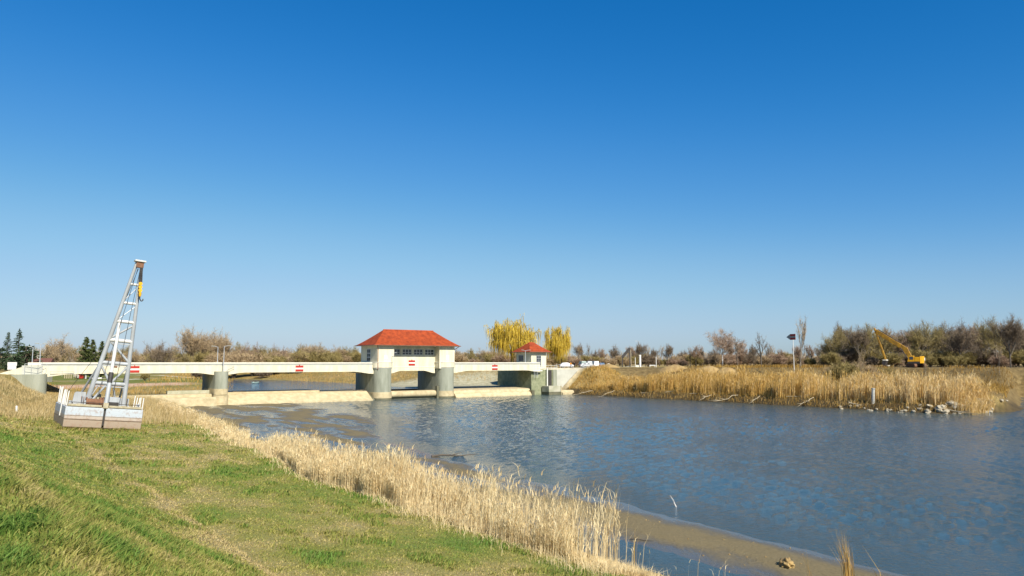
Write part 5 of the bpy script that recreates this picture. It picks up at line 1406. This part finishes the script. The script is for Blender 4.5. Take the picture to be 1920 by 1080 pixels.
def debris():
    n = 1500; s_ = rng.uniform(14, 60, n); t_ = 22 + rng.random(n) * 13
    z = H(t_, s_); cl = fbm(t_ * .9, s_ * .5, 3); ok = (z > .015) & (rng.random(n) < 2.2 * np.clip(cl - .42, 0, 1) + .05)
    t_, s_, z = t_[ok], s_[ok], z[ok]; n = len(t_); x = t_ * V.x + s_ * U.x; y = t_ * V.y + s_ * U.y
    oc = np.array([(1, 0, 0), (0, 1, 0), (-1, 0, 0), (0, -1, 0), (0, 0, .6), (0, 0, -.4)], float); of = np.array([(0, 1, 4), (1, 2, 4), (2, 3, 4), (3, 0, 4), (1, 0, 5), (2, 1, 5), (3, 2, 5), (0, 3, 5)])
    r = rng.uniform(.015, .065, (n, 1, 1)) * rng.uniform(.5, 1.6, (n, 6, 3)); v = oc[None] * r; a = rng.uniform(0, 6.28, n); c_, q_ = np.cos(a)[:, None], np.sin(a)[:, None]
    v = np.stack([v[..., 0] * c_ - v[..., 1] * q_ + x[:, None], v[..., 0] * q_ + v[..., 1] * c_ + y[:, None], v[..., 2] + z[:, None] + .005], -1).reshape(-1, 3)
    f = (of[None] + (np.arange(n) * 6)[:, None, None]).reshape(-1, 3)
    tag(link('shore_debris', np_mesh('shore_debris', v, faces_t=f, m='earth')), 'scattered small stones and clods on the mud bar', 'debris', kind='stuff')
debris()
# ================================================================== GRASS AND REEDS
def tsxy(t, s): return t * V.x + s * U.x, t * V.y + s * U.y
def visible(x, y, m=.04): return (y > 1.5) & (np.abs(x / np.maximum(y, .1)) < .6857 + m)
def grass():
    # sampled evenly in log distance so that near turf is finest
    n = 1100000
    d = 3.2 * np.exp(rng.random(n) * math.log(110 / 3.2)); ang = rng.uniform(-.86, .42, n)
    x = d * np.sin(ang); y = d * np.cos(ang); t, s = TS(x, y)
    ok = visible(x, y, .34) & (t < edge(s) + .4) & (s < 97) & (t > -14)
    # leave the part the frame cannot see below
    z = H(t, s); ok &= ((EYE - z) / np.maximum(y, .1) < .46)
    clump = fbm(t * 2.2, s * 2.2, 3)
    ok &= rng.random(n) < .35 + 1.1 * np.clip(clump - .3, 0, 1)
    barge = (t > 7.2) & (t < 13.9) & (s > 79.3) & (s < 88)
    ok &= ~barge
    x, y, t, s, z, d, clump = (a[ok] for a in (x, y, t, s, z, d, clump))
    if len(x) > 330000:
        k = rng.choice(len(x), 330000, replace=False); x, y, t, s, z, d, clump = (a[k] for a in (x, y, t, s, z, d, clump))
    n = len(x)
    lush = green_at(t, s); tall = sst(7.5, 3, t) * sst(40, 18, s)
    tuft = sst(.56, .70, fbm(t * .75 + 9, s * .6 + 2, 3))
    h = (.045 + .045 * tall + .08 * tuft) * (.5 + .9 * rng.random(n)) * (1 + np.clip(d - 8, 0, 80) * .016)
    w = (.006 + .0011 * d) * (.7 + .6 * rng.random(n))
    tint = np.clip(lush + .25 * tuft + rng.normal(0, .16, n), 0, 1)
    wind = R(-20)
    # ranker growth left standing against the stranded hull
    m_ = 5200; u_ = rng.random(m_) * 31.3
    tb = np.where(u_ < 6.5, 7.3 + u_, np.where(u_ < 15.7, 13.8, np.where(u_ < 22.2, 13.8 - (u_ - 15.7), 7.3))); sb_ = np.where(u_ < 6.5, 79.0, np.where(u_ < 15.7, 79 + (u_ - 6.5), np.where(u_ < 22.2, 88.2, 88.2 - (u_ - 22.2))))
    ofs = np.abs(rng.normal(0, .28, m_)) - .02; sb_ = np.where(u_ < 6.5, sb_ - ofs + .25 * rng.random(m_), sb_); tb = np.where((u_ > 6.5) & (u_ < 15.7), tb + ofs, np.where(u_ > 22.2, tb - ofs, tb))
    xb, yb = tsxy(tb, sb_); x = np.r_[x, xb]; y = np.r_[y, yb]; z = np.r_[z, H(tb, sb_)]
    h = np.r_[h, rng.uniform(.12, .42, m_) * (.5 + fbm(tb * 1.5, sb_ * 1.5, 2))]; w = np.r_[w, np.full(m_, .05)]; tint = np.r_[tint, np.clip(rng.normal(.4, .25, m_), 0, 1)]; n += m_
    v, q, tr_, tn = blades(np.stack([x, y, z - .01], 1), h, w, wind + rng.normal(0, 1.1, n), rng.uniform(.2, 1.1, n), rng.uniform(0, 6.28, n), tint)
    tag(link('grass', np_mesh('grass', v, q, tr_, tn, 'grass_blade')), 'short green and straw coloured turf of the river bank', 'grass', kind='stuff')
grass()
def reed_field(name, t, s, h, w, lean, tintc, m, label, leaves=2, plume=.3, wind=R(-25), spread=.6, tspread=.2):
    n = len(t); x, y = tsxy(t, s); z = H(t, s)
    base = np.stack([x, y, z - .05], 1)
    ld = wind + rng.normal(0, spread, n); tint = np.clip(tintc + rng.normal(0, tspread, n), 0, 1)
    ln = np.abs(rng.normal(0, lean, n)) + .03
    parts = [blades(base, h, w, ld, ln, rng.uniform(0, 6.28, n), tint, .35)]
    def at(q): return base + np.stack([np.cos(ld) * ln * h * q ** 2, np.sin(ld) * ln * h * q ** 2, h * q * (1 - .2 * ln ** 2)], 1)
    for k in range(leaves):
        q = rng.uniform(.25, .9, n); sel = rng.random(n) < .85
        parts.append(blades(at(q)[sel], (h * rng.uniform(.12, .26, n))[sel], (w * 1.5)[sel], rng.uniform(0, 6.28, n)[sel], rng.uniform(.4, 1.4, n)[sel], rng.uniform(0, 6.28, n)[sel], tint[sel]))
    if plume:
        sel = rng.random(n) < plume
        parts.append(blades(at(np.full(n, .95))[sel], (h * .10)[sel], (w * 4)[sel], ld[sel], (ln + .3)[sel], rng.uniform(0, 6.28, n)[sel], np.clip(tint[sel] - .3, 0, 1)))
    vs, qs, tr, tn = [], [], [], []; off = 0
    for a, b, c, d in parts: vs.append(a); qs.append(b + off); tr.append(c + off); tn.append(d); off += len(a)
    o = link(name, np_mesh(name, np.concatenate(vs), np.concatenate(qs), np.concatenate(tr), np.concatenate(tn), m))
    return tag(o, label, 'reeds', kind='stuff')
def near_reeds():
    n = 150000
    s = 21.0 + 110 * rng.random(n) ** 1.7; e = edge(s); width = 3.0 - 1.4 * sst(42, 75, s) + 1.8 * (fbm(s * .2, 5.0, 2) - .5)
    q = rng.random(n) ** 1.25; t = e - .25 + q * width + .8 * (fbm(s * .5, 2.0, 2) - .5)
    keep = rng.random(n) < .05 + 2.2 * np.clip(fbm(t * .9, s * .45 + 11, 3) - .40, 0, 1)
    keep &= rng.random(n) < np.where(s < 22.5, sst(20.5, 24.5, s), 1)
    keep &= rng.random(n) < 1 - .45 * sst(38, 62, s)
    t, s, q = t[keep], s[keep], q[keep]
    if len(t) > 40000: t, s, q = t[:40000], s[:40000], q[:40000]
    n = len(t); d = np.hypot(*tsxy(t, s))
    h = (1.3 + 1.1 * sst(0, .5, q)) * rng.uniform(.45, 1.15, n) * (1 - .52 * sst(40, 80, s)) * (.6 + .8 * fbm(t * .5 + 3, s * .5, 2))
    w = .006 + .00022 * d
    reed_field('reed_bed', t, s, h, w, .11, .62 + 0 * t, 'reed_straw', 'tall dry straw coloured reed bed between the grass and the mud', 2, .10)
    # trampled litter along the landward edge
    n = 26000; s = 19 + 100 * rng.random(n) ** 1.6; t = edge(s) + rng.normal(.6, .8, n)
    reed_field('reed_litter', t, s, rng.uniform(.15, .55, n), .007 + .0003 * np.hypot(*tsxy(t, s)), .9, .55 + 0 * t, 'reed_straw', 'fallen straw coloured reed litter along the edge of the grass', 0, 0, spread=2.5)
near_reeds()
# a few single stalks on the mud in front of the bed
n = 46; s = rng.uniform(14, 30, n); t = 21.5 + rng.random(n) ** 1.5 * 3.4
reed_field('reed_stalks', t, s, rng.uniform(.7, 2.0, n), np.full(n, .013), .22, .7 + 0 * t, 'reed_straw', 'scattered single reed stalks standing in the muddy pool', 1, .2, tspread=.15)
# the lone tuft at the bottom of the picture
def tuft(loc, n, hmax, wind, label, lean=.2):
    t0, s0_ = TS(loc.x, loc.y)
    t = t0 + rng.normal(0, .10, n); s = s0_ + rng.normal(0, .10, n)
    x, y = tsxy(t, s); base = np.stack([x, y, H(t, s) - .05], 1)
    h = hmax * rng.uniform(.55, 1.0, n) ** .7; ld = wind + rng.normal(0, .5, n); ln = np.abs(rng.normal(lean, .10, n))
    v, q, tr, tn = blades(base, h, rng.uniform(.010, .022, n), ld, ln, rng.uniform(0, 6.28, n), np.clip(rng.normal(.5, .22, n), 0, 1))
    o = link('reed_tuft', np_mesh('reed_tuft', v - np.array([loc.x, loc.y, 0]), q, tr, tn, 'reed_gold')); o.location = (loc.x, loc.y, 0)
    tag(o, label, 'reed tuft')
tuft(shore(1572, 1098), 70, 2.75, R(180), 'dense golden tuft of dry reed leaning over the mud spit', .13)
tuft(shore(1640, 1120), 5, 2.4, R(170), 'few thin bare reed stems beside the golden tuft', .35)
tuft(shore(1500, 1120), 6, 2.6, R(170), 'thin loose reed stems left of the golden tuft', .15)
tuft(shore(1930, 1095) + Vector((.0, .2, 0)), 7, 2.6, R(175), 'thin straw stems rising at the edge of the open water', .3)
tuft(shore(1187, 1046), 9, 1.9, R(20), 'loose group of thin reed stems in the pool beside the bed', .12)

def dry_fields():
    # dry grass on the embankment below the left abutment and on the berm behind the barge
    n = 60000; s = rng.uniform(90, 160, n); t = rng.uniform(-7, 41, n); x, y = tsxy(t, s)
    ok = visible(x, y) & (t < edge(s) + 5) & ~((t > 4) & (s > 158)) & ~((t > 7) & (t < 14.5) & (s < 89))
    ok &= rng.random(n) < .35 + 1.2 * np.clip(fbm(t * .4, s * .4, 3) - .3, 0, 1)
    t, s = t[ok], s[ok]; n = len(t)
    h = rng.uniform(.25, .8, n) * (1 + .9 * sst(11, 16, t))
    reed_field('dry_grass', t, s, h, np.full(n, .035), .35, .5 + .5 * (fbm(t * .3, s * .3, 3) - .4), 'dry_straw', 'tall dry golden grass on the banks before the bridge', 0, 0, spread=1.2)
    # upstream banks
    n = 46000; s = rng.uniform(172, 330, n); t = rng.uniform(14, 150, n); x, y = tsxy(t, s)
    lb = 47 + .28 * np.clip(s - 170, 0, 400)
    ok = visible(x, y) & ((t > 97 + 0 * s) | ((t < lb + 1) & (t > lb - 22) & (rng.random(n) < .8)) | ((t < 48) & (s < 200))) & (rng.random(n) < .2 + 1.3 * np.clip(fbm(t * .15, s * .15 + 4, 3) - .3, 0, 1))
    ok &= ~((t > 94) & (s < 196 - .9 * (t - 112))) & ~((t > 94) & (t < 134) & (s < 180))
    t, s = t[ok], s[ok]; n = len(t)
    reed_field('dry_grass', t, s, rng.uniform(.3, 1.1, n), np.full(n, .07), .35, .35 + .7 * (fbm(t * .12, s * .12, 3) - .4), 'reed_gold', 'rough dry grass on the upstream banks behind the bridge', 0, 0, spread=1.5)
dry_fields()
def far_reeds():
    n = 120000
    s = rng.uniform(54, 158, n); r = rbank(s); q = rng.random(n); t = r + 2.2 + q * 14
    cl = fbm(t * .45, s * .45, 3)
    keep = (rng.random(n) < .03 + 2.8 * np.clip(cl - .43, 0, 1)) & (t < 156) & (s < 150) & (s > 57) & (t < 148 + (s - 59) * .9)
    t, s, q, cl = t[keep], s[keep], q[keep], cl[keep]
    t, s, q, cl = t[:56000], s[:56000], q[:56000], cl[:56000]
    n = len(t)
    h = rng.uniform(2.0, 4.2, n) * (.6 + .8 * fbm(t * .3, s * .3 + 7, 2)) * (1 - .45 * sst(125, 150, s))
    wl = sst(66, 58, s)
    lean = .10 + .45 * wl
    reed_field('reed_bed', t, s, h, np.full(n, .055), .14, .55 + .35 * sst(110, 60, s) + .3 * (cl - .5), 'reed_gold', 'broad golden reed bed on the far bank of the river', 1, .0, wind=R(0), spread=.9)
    n = 1500; s = 57.5 + np.abs(rng.normal(0, 3.0, n)); t = rbank(s) * 0 + 138 + rng.random(n) * 9
    reed_field('reed_fringe', t, s, rng.uniform(2.0, 4.0, n), np.full(n, .05), .40, .80 + 0 * t, 'reed_gold', 'pale reeds arching outward at the end of the far reed bed', 1, 0, wind=R(-10), spread=.35)
    n = 7000; s = rng.uniform(138, 161, n); t = rbank(s) + 2 + rng.random(n) * 13
    reed_field('dry_grass', t, s, rng.uniform(.3, 1.3, n) * (.4 + 1.1 * fbm(t * .6, s * .6, 2)), np.full(n, .06), .3, .35 + .7 * (fbm(t * .4, s * .4, 3) - .4), 'reed_gold', 'tufted dry grass on the slope beside the pale wing wall', 0, 0, spread=1.4)
    # bleached fallen stems hanging over the dark bank
    n = 5000; s = rng.uniform(58, 156, n); t = rbank(s) + rng.uniform(.2, 3.6, n)
    reed_field('reed_litter', t, s, rng.uniform(.4, 1.3, n), np.full(n, .05), 1.3, .45 + .5 * (fbm(t * .6, s * .3, 2) - .4), 'reed_gold', 'fallen reed stems matted on the dark edge of the far bank', 0, 0, wind=R(-60), spread=1.2)
    # rough growth behind the reeds up to the dike
    n = 26000; s = rng.uniform(50, 150, n); t = rng.uniform(152, 222, n); x, y = tsxy(t, s); ok = visible(x, y) & (H(t, s) > 2.2) & (np.hypot(x - EX.x, y - EX.y + 6) > 9)
    t, s = t[ok], s[ok]; n = len(t)
    reed_field('dry_grass', t, s, rng.uniform(.4, 1.2, n), np.full(n, .07), .35, .06 + .6 * (fbm(t * .12, s * .12, 3) - .35), 'reed_gold', 'rough brown growth between the far reeds and the dike', 0, 0, spread=1.5)
far_reeds()
